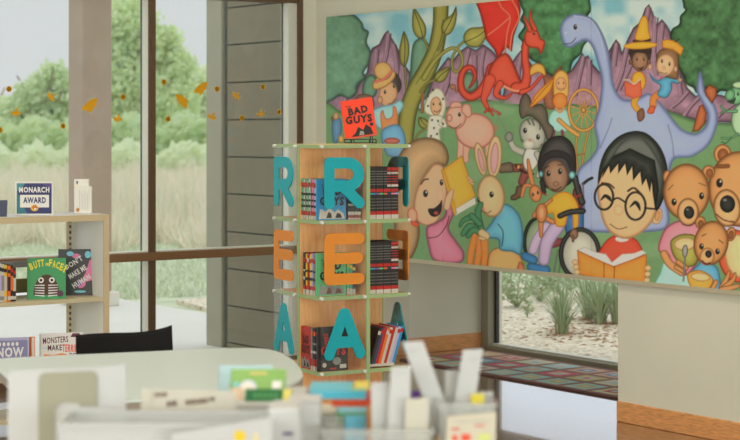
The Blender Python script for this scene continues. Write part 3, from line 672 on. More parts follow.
    poly(yl, [(635, 40), (638, 26), (641, 18), (645, 15.5), (648, 20), (649, 30), (650, 40)], edge=ye); line((60, 44, 28), [(634, 41), (642, 42), (650, 40)], 1.4, hi=0); ell(yl, 640.5, 45.5, 17, 3.8, -3, edge=ye, ew=1.5)
    poly((208, 92, 62), [(624, 81), (630, 83), (634, 84), (641, 80), (642, 96), (634, 99), (625, 95)], ew=1.5, sm=False); line((232, 200, 180), [(624, 80), (629, 80), (634, 84), (640, 79)], .8)
    line((214, 126, 54), [(662, 92), (654, 98), (653, 106)], 3.6, edge=(140, 74, 26)); poly((190, 84, 44), [(650, 106), (655, 106), (654, 113), (650, 114), (647, 112)], ew=1.5)
    poly((78, 146, 176), [(652, 76), (658, 80), (664, 77), (672, 77), (681, 80), (678, 84), (672, 83), (672, 90), (666, 98), (657, 95), (660, 86), (652, 80), (649, 72)], edge=(38, 88, 116)); ell((206, 160, 120), 650, 67, 2.4, 3); ell((206, 160, 120), 680, 80, 2.2, 2)
    poly((122, 88, 56), [(656, 66), (657, 54), (662, 49), (672, 48), (678, 54), (679, 66), (678, 78), (672, 79), (662, 74)], edge=(70, 48, 28)); ell((206, 164, 126), 665.5, 65, 9.2, 11, 10); ell((206, 164, 126), 675.5, 69, 2, 3)
    eye(662, 61, 1.1, 2); eye(669.5, 64, 1.1, 2); ell((216, 160, 120), 664, 68, 1.8, 2.2, ew=1); line((120, 70, 56), [(660, 72), (664, 73.5), (667, 73)], .4, hi=0); ell((200, 80, 80), 662, 77.5, 1.8, 1, ew=.5)
    poly((222, 156, 56), [(662, 40), (668, 39), (676, 41), (684, 48), (681, 56), (673, 50), (662, 48)], edge=(150, 92, 24), sm=False); line((60, 46, 30), [(675, 42), (679, 39)], .6, hi=0)
    # cat in hat and boots
    gy = (158, 158, 146); gye = (84, 86, 80); hb = (90, 82, 68); hbe = (40, 36, 28)
    line((130, 130, 122), [(490, 102), (499, 118), (508, 134)], .5, ew=.4)
    line(gy, [(522, 152), (514, 148), (510, 140)], [4, 3.6, 3], edge=gye); ell((128, 130, 122), 509, 137, 4.4, 5.4, edge=gye)
    line((120, 60, 54), [(522, 168), (514, 168)], 4.4, edge=(66, 28, 26)); poly((104, 88, 70), [(501, 164), (510, 162), (513, 165), (513, 172), (504, 173), (500, 173), (498, 168)], edge=(50, 38, 28))
    line((120, 60, 54), [(526, 172), (522, 182)], [5, 4], edge=(66, 28, 26)); poly((98, 76, 58), [(517, 186), (525, 187), (522, 196), (516, 200), (511, 200), (511, 196), (515, 193)], edge=(46, 34, 24))
    ell((196, 194, 184), 531, 158, 8.5, 14, 10, edge=gye); line(gy, [(537, 154), (541, 164), (538, 176)], [3.4, 3.2, 2.6], edge=gye); line((50, 40, 34), [(516, 166), (524, 172), (533, 174)], 1.2, hi=0); ell((190, 140, 60), 518.5, 167, 1.6, 2, ew=.6)
    poly(gy, [(523, 116), (526, 109), (531, 118)], edge=gye, sm=False); ell(gy, 532.5, 134, 13, 16.5, -22, edge=gye, ew=3.5)
    for q in ([(527, 119), (530, 124)], [(532, 120), (534, 125)], [(540, 124), (540, 129)], [(521, 140), (524, 142)], [(544, 144), (541, 145)]): line((112, 112, 104), q, .9, hi=0)
    ell((186, 184, 172), 529, 144, 6, 5.5, edge=gy); eye(525, 130.5, 2, 2.8); eye(538, 137, 2, 2.8); ell((196, 130, 120), 530, 140.5, 1.4, 1.2, ew=.5)
    poly(hb, [(519, 112), (520, 100), (525, 93), (530, 97), (533, 105), (541, 104), (547, 110), (549, 122), (554, 128), (552, 137), (547, 140), (544, 132), (538, 122), (529, 116), (522, 119)], edge=hbe, ew=2.6)
    poly((226, 148, 50), [(530, 107), (534, 96), (541, 88), (553, 79), (551, 90), (543, 99), (535, 105)], edge=(160, 84, 22)); line((170, 94, 26), [(532, 104), (542, 92), (551, 82)], .4, hi=0)
    # wheelchair child
    line((40, 42, 42), [(583, 184), (588, 180), (592, 178)], 1.6, hi=0); line((120, 122, 120), [(583, 184), (584, 210)], .8); poly((110, 52, 50), [(573, 190), (580, 184), (583, 198), (582, 208), (574, 206)], edge=(60, 24, 24))
    n = 20
    ell((150, 152, 142), 538, 244, 13, 23, 5, edge=(100, 104, 96), alpha=.5); line(BK, [(539+14.5*math.cos(a), 242+24*math.sin(a)) for a in [2.2+i*.15 for i in range(20)]], 1.9, ew=1, edge=(14, 16, 16), hi=.4)
    poly((50, 96, 146), [(563, 214), (584, 211), (584, 236), (566, 236)], edge=(24, 50, 84), sm=False); line((40, 42, 42), [(546, 206), (551, 210)], 3)
    poly((112, 50, 52), [(550, 240), (563, 238), (564, 244), (552, 248)], ew=1.5)
    lv = (176, 158, 190); lve = (118, 98, 136)
    line((52, 108, 156), [(525, 256), (533, 260)], [4.2, 4.8], edge=(24, 56, 90)); line(lv, [(546, 228), (537, 240), (533, 250)], [6, 5, 4.5], edge=lve)
    line((52, 108, 156), [(531, 267), (546, 270)], [4.2, 4.6], edge=(24, 56, 90)); line(lv, [(557, 227), (547, 242), (544, 260)], [7.5, 7, 6], ew=3, edge=lve)
    line((120, 126, 122), [(558, 250), (554, 272)], .9); line((120, 126, 122), [(563, 246), (559, 272)], .8)
    poly((42, 38, 38), [(539, 176), (538, 160), (543, 145), (552, 137), (563, 136), (572, 143), (576, 155), (576, 172), (572, 182), (562, 188), (546, 188)], edge=(16, 16, 16), hi=.5, ew=3)
    line((42, 38, 38), [(575, 178), (578, 190), (582, 202)], [3.4, 3, 3.6], edge=(14, 14, 14), hi=.8); line((42, 38, 38), [(542, 182), (544, 192)], [2.6, 2.4], edge=(14, 14, 14)); line((180, 60, 50), [(576, 197), (581, 195)], .9); line((180, 60, 50), [(542, 193), (546, 195)], .9)
    poly(yl, [(546, 206), (551, 198), (560, 192), (570, 193), (577, 202), (579, 212), (578, 228), (573, 229), (572, 214), (568, 216), (565, 226), (556, 226), (553, 214), (548, 214)], edge=(160, 104, 22))
    ell((136, 104, 82), 556, 176, 12.5, 16.5, -6, edge=(78, 54, 40), ew=3); ell((142, 108, 84), 556, 184, 3.2, 3, ew=1.5, edge=(104, 76, 58)); eye(548.5, 173.5, 2, 3); eye(560, 171.5, 2, 3); line((80, 40, 36), [(552, 189), (556, 190), (561, 187)], .6, hi=0)
    line((50, 40, 36), [(545, 168), (549, 166)], .5, hi=0); line((50, 40, 36), [(558, 165), (562, 165)], .5, hi=0)
    poly((42, 38, 38), [(540, 172), (541, 158), (552, 150), (566, 152), (573, 160), (574, 176), (570, 170), (565, 160), (556, 158), (548, 160), (543, 166)], edge=(38, 34, 34), hi=.3, ew=3)
    ell((132, 186, 186), 572, 175, 3.2, 3.8, edge=(70, 120, 124)); ell((132, 186, 186), 541, 174, 2.2, 3, edge=(70, 120, 124))
    line(BK, [(560, 216), (570, 212), (583, 211)], 3, ew=1.2, hi=.8, edge=(14, 14, 14))
    ell((168, 168, 156), 580, 254, 18.5, 24, 5, edge=(120, 122, 112), ew=4); ring = [(580+19*math.cos(2*PI*i/24), 254+24.5*math.sin(2*PI*i/24)) for i in range(25)]; line(BK, ring, 2.4, ew=1, edge=(14, 16, 16), hi=.6)
    ell((136, 100, 78), 574, 234, 4.4, 5.6, edge=(78, 54, 40)); line((120, 86, 66), [(573, 236), (573, 241)], 1.4)
    # toy bunny
    tb = (186, 122, 76); te = (122, 70, 38)
    line(tb, [(533, 186), (530, 172), (528, 160)], [2.4, 2.6, 1.6], edge=te); line(tb, [(531, 186), (525, 186), (522, 196)], [2, 2.2, 2], edge=te)
    line(tb, [(544, 206), (551, 200)], 2, edge=te); line(tb, [(540, 206), (534, 216)], 2.2, edge=te); line(tb, [(546, 218), (553, 222)], 2.6, edge=te); line(tb, [(541, 220), (541, 236)], [3, 2], edge=te)
    ell(tb, 541.5, 213, 6, 10, 0, edge=te); ell((206, 158, 112), 541.5, 213, 3.2, 6, ew=2, edge=tb); ell(tb, 535.5, 193.5, 6.4, 9, -12, edge=te); eye(533, 194.5, 1.2, 1.8); eye(538, 192.5, 1.2, 1.8)
    # rabbit with carrots
    rb = (204, 174, 130); rbe = (136, 104, 66)
    ell(rb, 480.5, 159, 5.4, 17, -12, edge=rbe); ell((190, 144, 146), 481, 160, 2.8, 12.5, -12, ew=2, edge=(160, 114, 110)); ell(rb, 494.5, 157, 7.6, 21.5, 4, edge=rbe); ell((196, 150, 152), 494.5, 158, 4.2, 16, 4, ew=2, edge=(160, 114, 110))
    poly((196, 152, 92), [(489, 254), (500, 247), (516, 250), (524, 266), (518, 278), (490, 276)], edge=(124, 86, 44)); poly((176, 104, 70), [(519, 262), (524, 266), (525, 276), (516, 276)], ew=1.5)
    poly((92, 158, 184), [(500, 204), (510, 205), (519, 214), (523, 228), (523, 246), (520, 255), (512, 252), (500, 250), (498, 240), (488, 238), (484, 232), (490, 224), (496, 214)], edge=(44, 96, 122), ew=3.5); line((52, 104, 130), [(502, 246), (503, 232), (498, 224)], .6, hi=0)
    ell(rb, 491, 196, 14, 21.5, -6, edge=rbe, ew=4); eye(491.5, 194.5, 2.3, 3.2); eye(478.5, 200, 1.4, 2.6); ell((210, 130, 120), 482.5, 208.5, 1.9, 1.7, ew=.8); line(rbe, [(482, 211), (487, 213), (491, 211)], .5, hi=0)
    for q in ([(476, 236), (472, 248), (470, 262)], [(480, 238), (479, 252), (477, 264)], [(484, 240), (485, 252), (484, 264)]):
        line((222, 132, 58), q, [4.2, 3.6, 3.2], edge=(160, 76, 24)); [line((240, 180, 120), [(q[0][0]-3+k*-1, 242+6*k), (q[0][0]+2-k, 243+6*k)], .35, hi=0) for k in range(3)]
    g2 = (66, 120, 84); g2e = (28, 64, 44)
    for q in ([(482, 232), (474, 218), (464, 220), (460, 226)], [(481, 232), (470, 226), (463, 234)], [(482, 230), (478, 214), (481, 204), (476, 210)], [(481, 234), (474, 230), (468, 236)], [(480, 224), (472, 216)]): line(g2, q, [3, 3.4, 2.6, 1.6][:len(q)], edge=g2e, hi=.2)
    line(rb, [(482, 233), (486, 236)], 4, edge=rbe); line(rb, [(480, 238), (484, 239)], 2, edge=rbe)
    # big girl with yellow book
    hr = (168, 136, 98); hre = (100, 74, 46)
    poly(hr, [(396, 262), (394, 190), (398, 158), (408, 144), (420, 138), (434, 138), (445, 145), (449, 157), (446, 166), (436, 166), (427, 176), (420, 192), (417, 210), (420, 232), (416, 250), (408, 262)], edge=hre, ew=6)
    poly(SK, [(427, 172), (434, 164), (443, 166), (447, 180), (447, 196), (444, 208), (437, 222), (427, 226), (418, 222), (414, 214), (414, 200), (418, 186)], edge=(150, 106, 78), ew=3.5, hi=.08)
    ell((212, 156, 124), 412.5, 215, 5.2, 7.4, -10, edge=(168, 84, 66)); ell((206, 80, 60), 415, 224, 4.5, 2.4, 20, ew=1)
    poly((206, 170, 136), [(437, 186), (442, 190), (444, 198), (440, 202), (436, 198)], ew=4, edge=(200, 160, 126), hi=.0, alpha=.6)
    eye(425.5, 193.5, 2.5, 3.8); eye(441.5, 182.5, 1.8, 3.2); line((110, 80, 56), [(421, 184), (424, 180), (428, 179)], .9, hi=0)
    poly((36, 30, 28), [(428, 209), (434, 208), (439, 204), (442, 200), (442, 208), (440, 214), (435, 217), (430, 215)], ew=.8, hi=0); ell((150, 70, 60), 436, 213, 2.5, 2, ew=1)
    ps = (190, 114, 136); pse = (120, 60, 80)
    poly(ps, [(426, 228), (436, 222), (444, 216), (446, 206), (452, 204), (454, 214), (449, 228), (456, 240), (464, 252), (462, 262), (448, 264), (433, 260), (428, 246)], edge=pse, ew=4); line(pse, [(428, 238), (438, 236), (446, 226), (449, 216)], .5, hi=0)
    yb = (224, 164, 56); poly(yb, [(441, 170), (462, 155), (476, 196), (454, 216)], edge=(150, 106, 30), sm=False); poly((196, 196, 184), [(455, 209), (475, 197), (476, 204), (455, 216)], ew=.8, sm=False, hi=0); poly((196, 148, 50), [(441, 170), (444, 168), (457, 213), (454, 216)], ew=1, sm=False, hi=0); line((240, 214, 140), [(448, 172), (458, 204)], .5, alpha=.7)
    poly(SK, [(444, 204), (446, 196), (451, 189), (454, 191), (452, 200), (449, 210), (444, 209)], edge=(150, 106, 78), ew=1.6); line(SK, [(468, 177), (472, 181)], 1.5, edge=(150, 106, 78)); line(SK, [(469, 181), (473, 184)], 1.4, edge=(150, 106, 78))
    # boy with glasses and orange book
    sk2 = (214, 178, 132); s2e = (156, 116, 76)
    poly((204, 70, 48), [(598, 256), (602, 246), (609, 238), (618, 235), (634, 238), (641, 246), (644, 256), (640, 264), (604, 264)], edge=(130, 28, 22)); ell((206, 200, 190), 622, 239, 7, 3.2, ew=1)
    ell(sk2, 657, 216, 5.4, 8.6, 12, edge=s2e); ell((186, 140, 96), 657.5, 216, 2.8, 5.4, 12, ew=1.5, edge=s2e)
    poly(sk2, [(599, 178), (612, 160), (634, 156), (652, 168), (658, 190), (658, 206), (652, 222), (640, 234), (626, 239), (612, 234), (603, 222), (599, 205), (597, 190)], edge=s2e, ew=5, hi=.05)
    poly((44, 48, 44), [(598.5, 184), (599, 168), (605, 151), (616, 138), (630, 131.5), (644, 132), (655, 140), (663, 152), (667.5, 168), (667, 186), (662, 203), (656, 211), (653, 196), (650, 176), (640, 168), (620, 162), (607, 164)], edge=(14, 16, 14), ew=4, hi=1.2)
    poly((40, 44, 40), [(602, 178), (605, 160), (630, 148), (655, 160), (659, 190), (656, 206), (653, 196), (652, 180), (650, 193), (646, 179), (642, 186), (640, 172), (633, 181), (632, 167), (627, 176), (625, 164), (618, 174), (618, 164), (610, 174), (609, 166)], edge=(22, 26, 22), ew=5, hi=.6, sm=False)
    if False: poly((40, 44, 40), [(598.5, 182), (599, 168), (605, 152), (616, 138), (630, 131), (644, 132), (655, 140), (663, 152), (667, 168), (667, 186), (662, 203), (656, 211), (654, 198), (653, 180), (651, 193), (646, 179), (642, 186), (640, 172), (633, 181), (632, 167), (627, 176), (625, 164), (618, 174), (618, 164), (610, 174), (609, 166), (603, 177)], edge=(14, 16, 14), ew=3, hi=.9, sm=False)
    poly((84, 90, 84), [(603, 168), (608, 152), (620, 140), (632, 135), (620, 146), (611, 160)], ew=3, edge=(46, 50, 46), hi=0, alpha=.8); poly((76, 82, 76), [(640, 135), (652, 141), (660, 154), (663, 172), (656, 158), (648, 146)], ew=3, edge=(46, 50, 46), hi=0, alpha=.8)
    for cx, cy, r1, r2 in ((604, 197, 9.2, 12.6), (635.5, 206, 10, 13.8)):
        line((34, 34, 32), [(cx+r1*math.cos(2*PI*i/24), cy+r2*math.sin(2*PI*i/24)) for i in range(25)], 1.25, ew=.7, hi=.5, edge=(16, 16, 16))
    line((34, 34, 32), [(613, 200), (618, 198), (625, 202)], 1.0, hi=0); line((34, 34, 32), [(645, 208), (655, 209)], 1.0, hi=0)
    line(BK, [(601, 200), (605, 196), (609, 198), (611, 201)], [.6, 1.8, 2, .8], hi=0, ew=.5); line(BK, [(630, 207), (635, 202.5), (638, 205), (640, 210)], [.6, 1.8, 2, .8], hi=0, ew=.5)
    line((60, 46, 32), [(602, 183), (609, 184), (614, 188)], .9, hi=0); line((60, 46, 32), [(628, 191), (634, 188), (641, 194)], 1.1, hi=0)
    ell((222, 188, 142), 618.5, 210, 5, 5.5, 0, ew=3, edge=(200, 160, 116)); line((150, 96, 66), [(610, 224), (618, 229), (627, 227)], .55, hi=0)
    og = (226, 142, 58); oge = (160, 82, 24)
    poly((204, 204, 194), [(577, 250), (585, 247), (596, 252), (606, 254), (612, 262), (622, 254), (634, 253), (642, 250), (647, 253), (628, 262), (613, 268), (600, 262)], ew=1.2, sm=False, edge=(150, 150, 140))
    poly(og, [(577, 250), (604, 262), (614, 266), (647, 254), (646, 284), (628, 282), (612, 281), (579, 275)], edge=oge, sm=False, ew=2.5); line(oge, [(604, 263), (604, 280)], .5, hi=0); line(oge, [(614.5, 266), (614, 281)], .5, hi=0)
    for q in ((575, 262), (576, 267), (577, 272), (648, 268), (647.5, 274), (647, 280)): ell(sk2, q[0], q[1], 3.2, 2.8, ew=1.2, edge=s2e)
    # bears
    br = (184, 132, 82); bre = (106, 60, 28); mz = (204, 160, 110)
    ell((164, 160, 182), 745, 232, 30, 22, edge=(104, 100, 120)); 
    ell(br, 722.5, 154, 9, 10, 0, edge=bre); ell((134, 80, 46), 723, 155, 5.6, 6.6, ew=2, edge=bre); ell(br, 740, 189, 32, 38, 0, edge=bre, ew=5)
    line((120, 76, 44), [(718, 166.5), (728, 166)], 2.2, ew=1.5, edge=bre); eye(719.5, 183, 3.4, 4.6); ell(mz, 727, 208, 14, 19, -5, edge=bre, ew=4); ell(BK, 727.5, 204, 7.8, 8.8, ew=2, edge=(14, 14, 14), hi=.3); ell((120, 120, 116), 725, 200, 2.6, 1.8, ew=1.4, edge=(50, 50, 50), hi=0); line((110, 60, 40), [(716, 214), (724, 220), (734, 222)], .7, hi=0)
    eye(752, 180, 3.4, 4.6)
    ell(br, 667.5, 177, 4.6, 7, 0, edge=bre); ell(br, 708.5, 172, 6.6, 7, 0, edge=bre); ell((134, 80, 46), 709.5, 173, 3.6, 4.4, ew=1.5, edge=bre)
    tq = (150, 200, 188)
    poly(tq, [(664, 262), (674, 266), (690, 272), (692, 292), (656, 288), (660, 272)], edge=(90, 140, 130)); 
    poly((200, 128, 142), [(674, 222), (664, 230), (658, 246), (660, 253), (668, 256), (670, 266), (684, 276), (694, 268), (706, 246), (702, 226), (688, 220)], edge=(130, 64, 80), ew=3.5)
    line(br, [(664, 254), (670, 264), (682, 272)], [4, 4, 4.5], edge=bre)
    ell(br, 686.5, 192, 23.5, 28.5, 0, edge=bre, ew=5); eye(674, 202, 2.6, 3.6); eye(701.5, 196, 2.5, 3.5); ell(mz, 688, 212, 11, 14, 0, edge=bre, ew=3.5); ell(BK, 689, 212.5, 5.4, 6.6, ew=1.5, edge=(14, 14, 14), hi=.3); ell((120, 120, 116), 687.5, 209.5, 1.8, 1.3, ew=1, edge=(50, 50, 50), hi=0); line((110, 60, 40), [(682, 224), (689, 226), (695, 223)], .5, hi=0)
    line((130, 84, 50), [(668, 190), (673, 185)], .4, hi=0); line((130, 84, 50), [(699, 183), (706, 186)], .4, hi=0)
    poly((146, 142, 66), [(671, 240), (682, 234), (696, 236), (700, 250), (696, 264), (686, 267), (676, 260), (671, 250)], edge=(80, 78, 26), ew=3); ell((216, 186, 136), 685, 244, 11, 6.6, -4, edge=(150, 116, 70), tex=.1)
    line(br, [(678, 262), (686, 268)], 2.6, edge=bre); line(br, [(676, 267), (684, 272)], 2.4, edge=bre)
    ell((150, 152, 150), 685, 251, 3, 6.6, 4, edge=(70, 74, 74)); line((150, 152, 150), [(685, 258), (684, 272), (683.5, 281)], 1.0, edge=(70, 74, 74))
    ell((198, 88, 58), 736, 256, 18, 27, -8, edge=(120, 40, 24), ew=3); ell((218, 190, 138), 739, 256, 14, 22, -8, edge=(160, 120, 70), tex=.1, ew=3)
    ell(br, 700.5, 222.5, 5.6, 6.6, 0, edge=bre); ell((120, 76, 46), 701, 224, 3.2, 4, ew=1.2, edge=bre); ell(br, 731, 234, 5, 7.4, 10, edge=bre); ell((120, 76, 46), 731, 235, 2.8, 4.6, 10, ew=1.2, edge=bre)
    bl = (86, 150, 182); poly(bl, [(698, 264), (704, 260), (716, 266), (720, 276), (720, 290), (712, 292), (700, 282), (692, 272)], edge=(40, 90, 120))
    for q in ([(722, 288), (727, 278), (729, 272)], [(724, 288), (733, 280), (735, 274)], [(722, 290), (738, 286)]): line(br, q, [3.5, 2.4, 1.6][:len(q)], edge=bre)
    ell(br, 711, 243, 17.5, 22.5, 12, edge=bre, ew=4.5); eye(701.5, 246.5, 2.3, 3); eye(717.5, 251.5, 2.3, 3); ell(mz, 707, 256.5, 7.6, 9, 10, edge=(140, 90, 50), ew=3); ell(BK, 708.5, 254, 3.4, 3.8, ew=1, edge=(14, 14, 14), hi=.3)
    line((110, 44, 34), [(702, 261), (706, 264), (710, 263)], .9, hi=0); line((130, 84, 50), [(702, 236), (706, 234)], .5, hi=0); line((130, 84, 50), [(719, 240), (723, 243)], .5, hi=0)
    poly((214, 160, 66), [(687.5, 274), (700, 270), (713, 278), (710, 288), (700, 291), (690, 286)], edge=(140, 88, 26)); ell((222, 192, 138), 700.5, 277, 10, 4.6, 6, edge=(160, 116, 60)); line(br, [(716, 282), (712, 290)], 2.6, edge=bre)
    # brush grain, panel joints
    img[:] = np.clip(img*(1+.05*(N3-.5)[..., None]), 0, 1)
    for jx in (1.36, 2.61):
        img[:] = img*(1-.22*np.exp(-((gx-jx)/.004)**2))[..., None]
    # mesh
    verts = np.empty((nz*nx, 3), np.float32); verts[:, 0] = gx.ravel(); verts[:, 1] = -.030; verts[:, 2] = gz.ravel()
    i = np.arange(nz*nx).reshape(nz, nx)
    q = np.stack([i[:-1, :-1], i[:-1, 1:], i[1:, 1:], i[1:, :-1]], -1).reshape(-1, 4)
    me2 = bpy.data.meshes.new('painted_face'); nf = len(q)
    me2.vertices.add(nz*nx); me2.vertices.foreach_set('co', verts.ravel())
    me2.loops.add(nf*4); me2.loops.foreach_set('vertex_index', q.ravel().astype(np.int32))
    me2.polygons.add(nf); me2.polygons.foreach_set('loop_start', np.arange(0, nf*4, 4, dtype=np.int32)); me2.polygons.foreach_set('loop_total', np.full(nf, 4, np.int32))
    me2.update(calc_edges=True)
    ca = me2.color_attributes.new('paint', 'FLOAT_COLOR', 'POINT')
    rgba = np.ones((nz*nx, 4), np.float32); q3 = img.reshape(-1, 3)/MURK; rgba[:, :3] = np.minimum(q3*(np.minimum(1, .95/np.maximum(q3.max(1), 1e-6))**.55)[:, None], .95); ca.data.foreach_set('color', rgba.ravel())
    m = bpy.data.materials.new('mural paint'); m.use_nodes = True; nt = m.node_tree; p = nt.nodes['Principled BSDF']
    a = nt.nodes.new('ShaderNodeAttribute'); a.attribute_name = 'paint'; nt.links.new(a.outputs['Color'], p.inputs['Base Color']); p.inputs['Roughness'].default_value = .6; p.inputs['Specular IOR Level'].default_value = .3
    me2.materials.append(m)
    t = thing('mural', 'wide painted storybook mural of children, dragon, dinosaur and bears', 'mural', (0, 0, 0))
    o = bpy.data.objects.new('painted_face', me2); COL.objects.link(o); o.parent = t
    b = MB(); b.box((x0, -.0295, z0), (x1, -.0005, z1), M(150, 142, 120, .7, name='board edge')); b.build('backing_board', t)
    b = MB(); b.box((x0, -.034, z0-.022), (x1, -.0005, z0), M(158, 152, 130, .6, name='ledge')); b.build('bottom_ledge', t)
MURK = .575
build_mural()

# ------------------------------------------------------------------ patchwork rug
def rug():
    t = thing('patchwork_rug', 'patchwork rug of coloured squares lying below the low window', 'rug', (.22, .50, 0))
    W_, D_ = 2.5, .76
    g = M(96, 74, 70, .95, bump=.4, bscale=300, k=.24, name='rug ground'); ed = M(70, 48, 44, .95, k=.35, name='rug edge')
    cs = [(158, 56, 66), (176, 170, 158), (92, 120, 122), (140, 96, 84), (110, 104, 72), (70, 84, 100), (162, 130, 100), (128, 134, 128)]
    cm = [M(*c, .95, k=.19, bump=.4, bscale=300, name='rug yarn') for c in cs]
    b = MB(); b.box((0, 0, 0), (W_, D_, .011), ed, bev=.004); b.build('border', t)
    b = MB(); b.quad([(.02, .02, .0114), (W_-.02, .02, .0114), (W_-.02, D_-.02, .0114), (.02, D_-.02, .0114)], g)
    nx, ny = 10, 3; cw = (W_-.06)/nx; ch = (D_-.06)/ny; r = random.Random(5)
    for i in range(nx):
        for j in range(ny):
            a = r.randrange(8); c = (a+r.choice([1, 2, 3, 5])) % 8; x = .03+i*cw; y = .03+j*ch
            for k, (q, m) in enumerate(((.10, cm[a]), (.28, cm[c]), (.40, cm[(a+4) % 8]))):
                z = .0118+.0004*k
                b.quad([(x+cw*q, y+ch*q, z), (x+cw*(1-q), y+ch*q, z), (x+cw*(1-q), y+ch*(1-q), z), (x+cw*q, y+ch*(1-q), z)], m)
    b.build('pattern', t)
rug()

# ------------------------------------------------------------------ books
page_m = M(208, 204, 190, .8, name='page block'); WHT = M(205, 205, 200, .6, name='white print'); BLK = M(26, 25, 26, .45, name='black print'); REDP = M(180, 36, 34, .5, name='red print')
def book_geo(w_, t_, h_, cov, bands=(), cover=None, spine=None, b=None, pages=None):
    """spine at x=0, front board looks to -y; returns (cover builder, pages builder)"""
    b = b or MB(); c = .0022
    b.box((0, 0, 0), (w_, c, h_), cov); b.box((0, t_-c, 0), (w_, t_, h_), cov); b.box((-.0005, 0, 0), (c, t_, h_), spine or cov)
    for z0, z1, m in bands:
        b.quad([(-.0012, t_, z0*h_), (-.0012, 0, z0*h_), (-.0012, 0, z1*h_), (-.0012, t_, z1*h_)], m)
        if cover == 'wrap': b.quad([(-.0012, -.0006, z0*h_), (.012, -.0006, z0*h_), (.012, -.0006, z1*h_), (-.0012, -.0006, z1*h_)], m)
    p = pages or MB(); p.box((c, c, .003), (w_-.003, t_-c, h_-.003), page_m)
    return b, p
def put_book(T, w_, t_, h_, cov, bands, label, group, deco=None, single=False, name='book', spine=None):
    if single:
        b = MB(); book_geo(w_, t_, h_, cov, bands, b=b, pages=b, spine=spine)
        if deco: deco(b)
        o = b.build(name); o.matrix_world = T; tag(o, label, 'book', group); return o
    t = thing(name, label, 'book', (0, 0, 0), 0, group); t.matrix_world = T
    b, p = book_geo(w_, t_, h_, cov, bands, spine=spine)
    if deco: deco(b)
    b.build('cover', t); p.build('pages', t); return t

# ------------------------------------------------------------------ the book tower
TL = .468; DL = .02; hf = TL/2
e2 = Vector((.878, .478)); g2 = Vector((-.478, .878)); p0 = Vector((-.234, 8.1))
cs_ = p0+e2*hf+g2*hf; TC = sd(cs_.x, cs_.y, 0)
ew = e2.x*Vector((RX, RY))+e2.y*Vector((FX, FY)); TROT = math.atan2(ew.y, ew.x)
TT = Matrix.Translation(TC) @ Matrix.Rotation(TROT, 4, 'Z')
ply = wood_mat('birch plywood', (196, 150, 98), (214, 172, 120), (12, 12, 1.2), .5)
grn = M(136, 158, 112, .5, name='green edge band'); bolt_m = M(190, 192, 188, .35, name='steel bolt')
acr = glass_mat('clear acrylic', (.98, .985, .98), 1.0, 0, .02)
tow = thing('book_tower', 'four-sided plywood book tower with green edges and big letters on clear panels', 'bookcase', TC, TROT)
ZS = [.03, .377, .726, 1.079, 1.432]
for z in ZS:
    b = MB(); b.box((-hf, -hf, z-.016), (hf, hf, z), ply)
    for (lo, hi) in (((-hf-.003, -hf-.003, z-.017), (hf+.003, -hf, z+.0008)), ((-hf-.003, hf, z-.017), (hf+.003, hf+.003, z+.0008)), ((-hf-.003, -hf, z-.017), (-hf, hf, z+.0008)), ((hf, -hf, z-.017), (hf+.003, hf, z+.0008))): b.box(lo, hi, grn)
    b.build('shelf', tow)
for (lo, hi, glo, ghi) in (((-hf, -DL-.009, 0), (DL-.009, -DL+.009, 1), (-hf-.006, -DL-.01, 0), (-hf, -DL+.01, 1)), ((-DL+.009, DL-.009, 0), (hf, DL+.009, 1), (hf, DL-.01, 0), (hf+.006, DL+.01, 1)),
                 ((DL-.009, -hf, 0), (DL+.009, DL-.009, 1), (DL-.01, -hf-.006, 0), (DL+.01, -hf, 1)), ((-DL-.009, -DL+.009, 0), (-DL+.009, hf, 1), (-DL-.01, hf, 0), (-DL+.01, hf+.006, 1))):
    b = MB()
    b.box((lo[0], lo[1], .014), (hi[0], hi[1], 1.42), ply); b.box((glo[0], glo[1], .014), (ghi[0], ghi[1], 1.432), grn)
    b.build('divider', tow)
b = MB(); b.cyl((0, 0, 0), (0, 0, .014), .17, M(60, 58, 54, .5, name='turntable'), n=28); b.build('turntable', tow)
# letters as rounded strokes, in a unit box 0..1 x 0..1.25
def arc(cx, cy, r, a0, a1, n=9): return [(cx+r*math.cos(math.radians(a0+(a1-a0)*i/(n-1))), cy+r*math.sin(math.radians(a0+(a1-a0)*i/(n-1)))) for i in range(n)]
SW = .125
GL = {'R': [[(.12, .12), (.12, 1.13), (.55, 1.13)]+arc(.58, .84, .29, 90, -90)+[(.14, .55)], [(.45, .55), (.88, .12)]],
      'E': [[(.88, 1.13), (.12, 1.13), (.12, .12), (.88, .12)], [(.12, .64), (.84, .64)]],
      'A': [[(.12, .12), (.48, 1.13), (.52, 1.13), (.90, .12)], [(.24, .42), (.78, .42)]],
      'D': [[(.12, .12), (.12, 1.13), (.42, 1.13)]+arc(.42, .625, .505, 90, -90, 13)+[(.12, .12)]]}
def letter(ch, col, T, W_=.208, H_=.232, th=.006):
    b = MB(); r = SW*W_
    q_ = 0
    for st_ in GL[ch]:
        P = [(x*W_, z/1.25*H_) for x, z in st_]
        for (ax, az), (bx, bz) in zip(P[:-1], P[1:]):
            a = math.atan2(bz-az, bx-ax); n = 8; poly = []
            poly += [(bx+r*math.cos(a-PI/2+PI*i/n), bz+r*math.sin(a-PI/2+PI*i/n)) for i in range(n+1)]
            poly += [(ax+r*math.cos(a+PI/2+PI*i/n), az+r*math.sin(a+PI/2+PI*i/n)) for i in range(n+1)]
            b.prism(poly, -th-.00012*q_, 0, col, axis='y', T=T); q_ += 1
    return b
teal = M(0, 134, 146, .45, k=.52, name='teal letter'); orng = M(218, 112, 34, .45, k=.52, name='orange letter')
faces = [(0, 'front'), (-PI/2, 'left'), (PI/2, 'right'), (PI, 'back')]
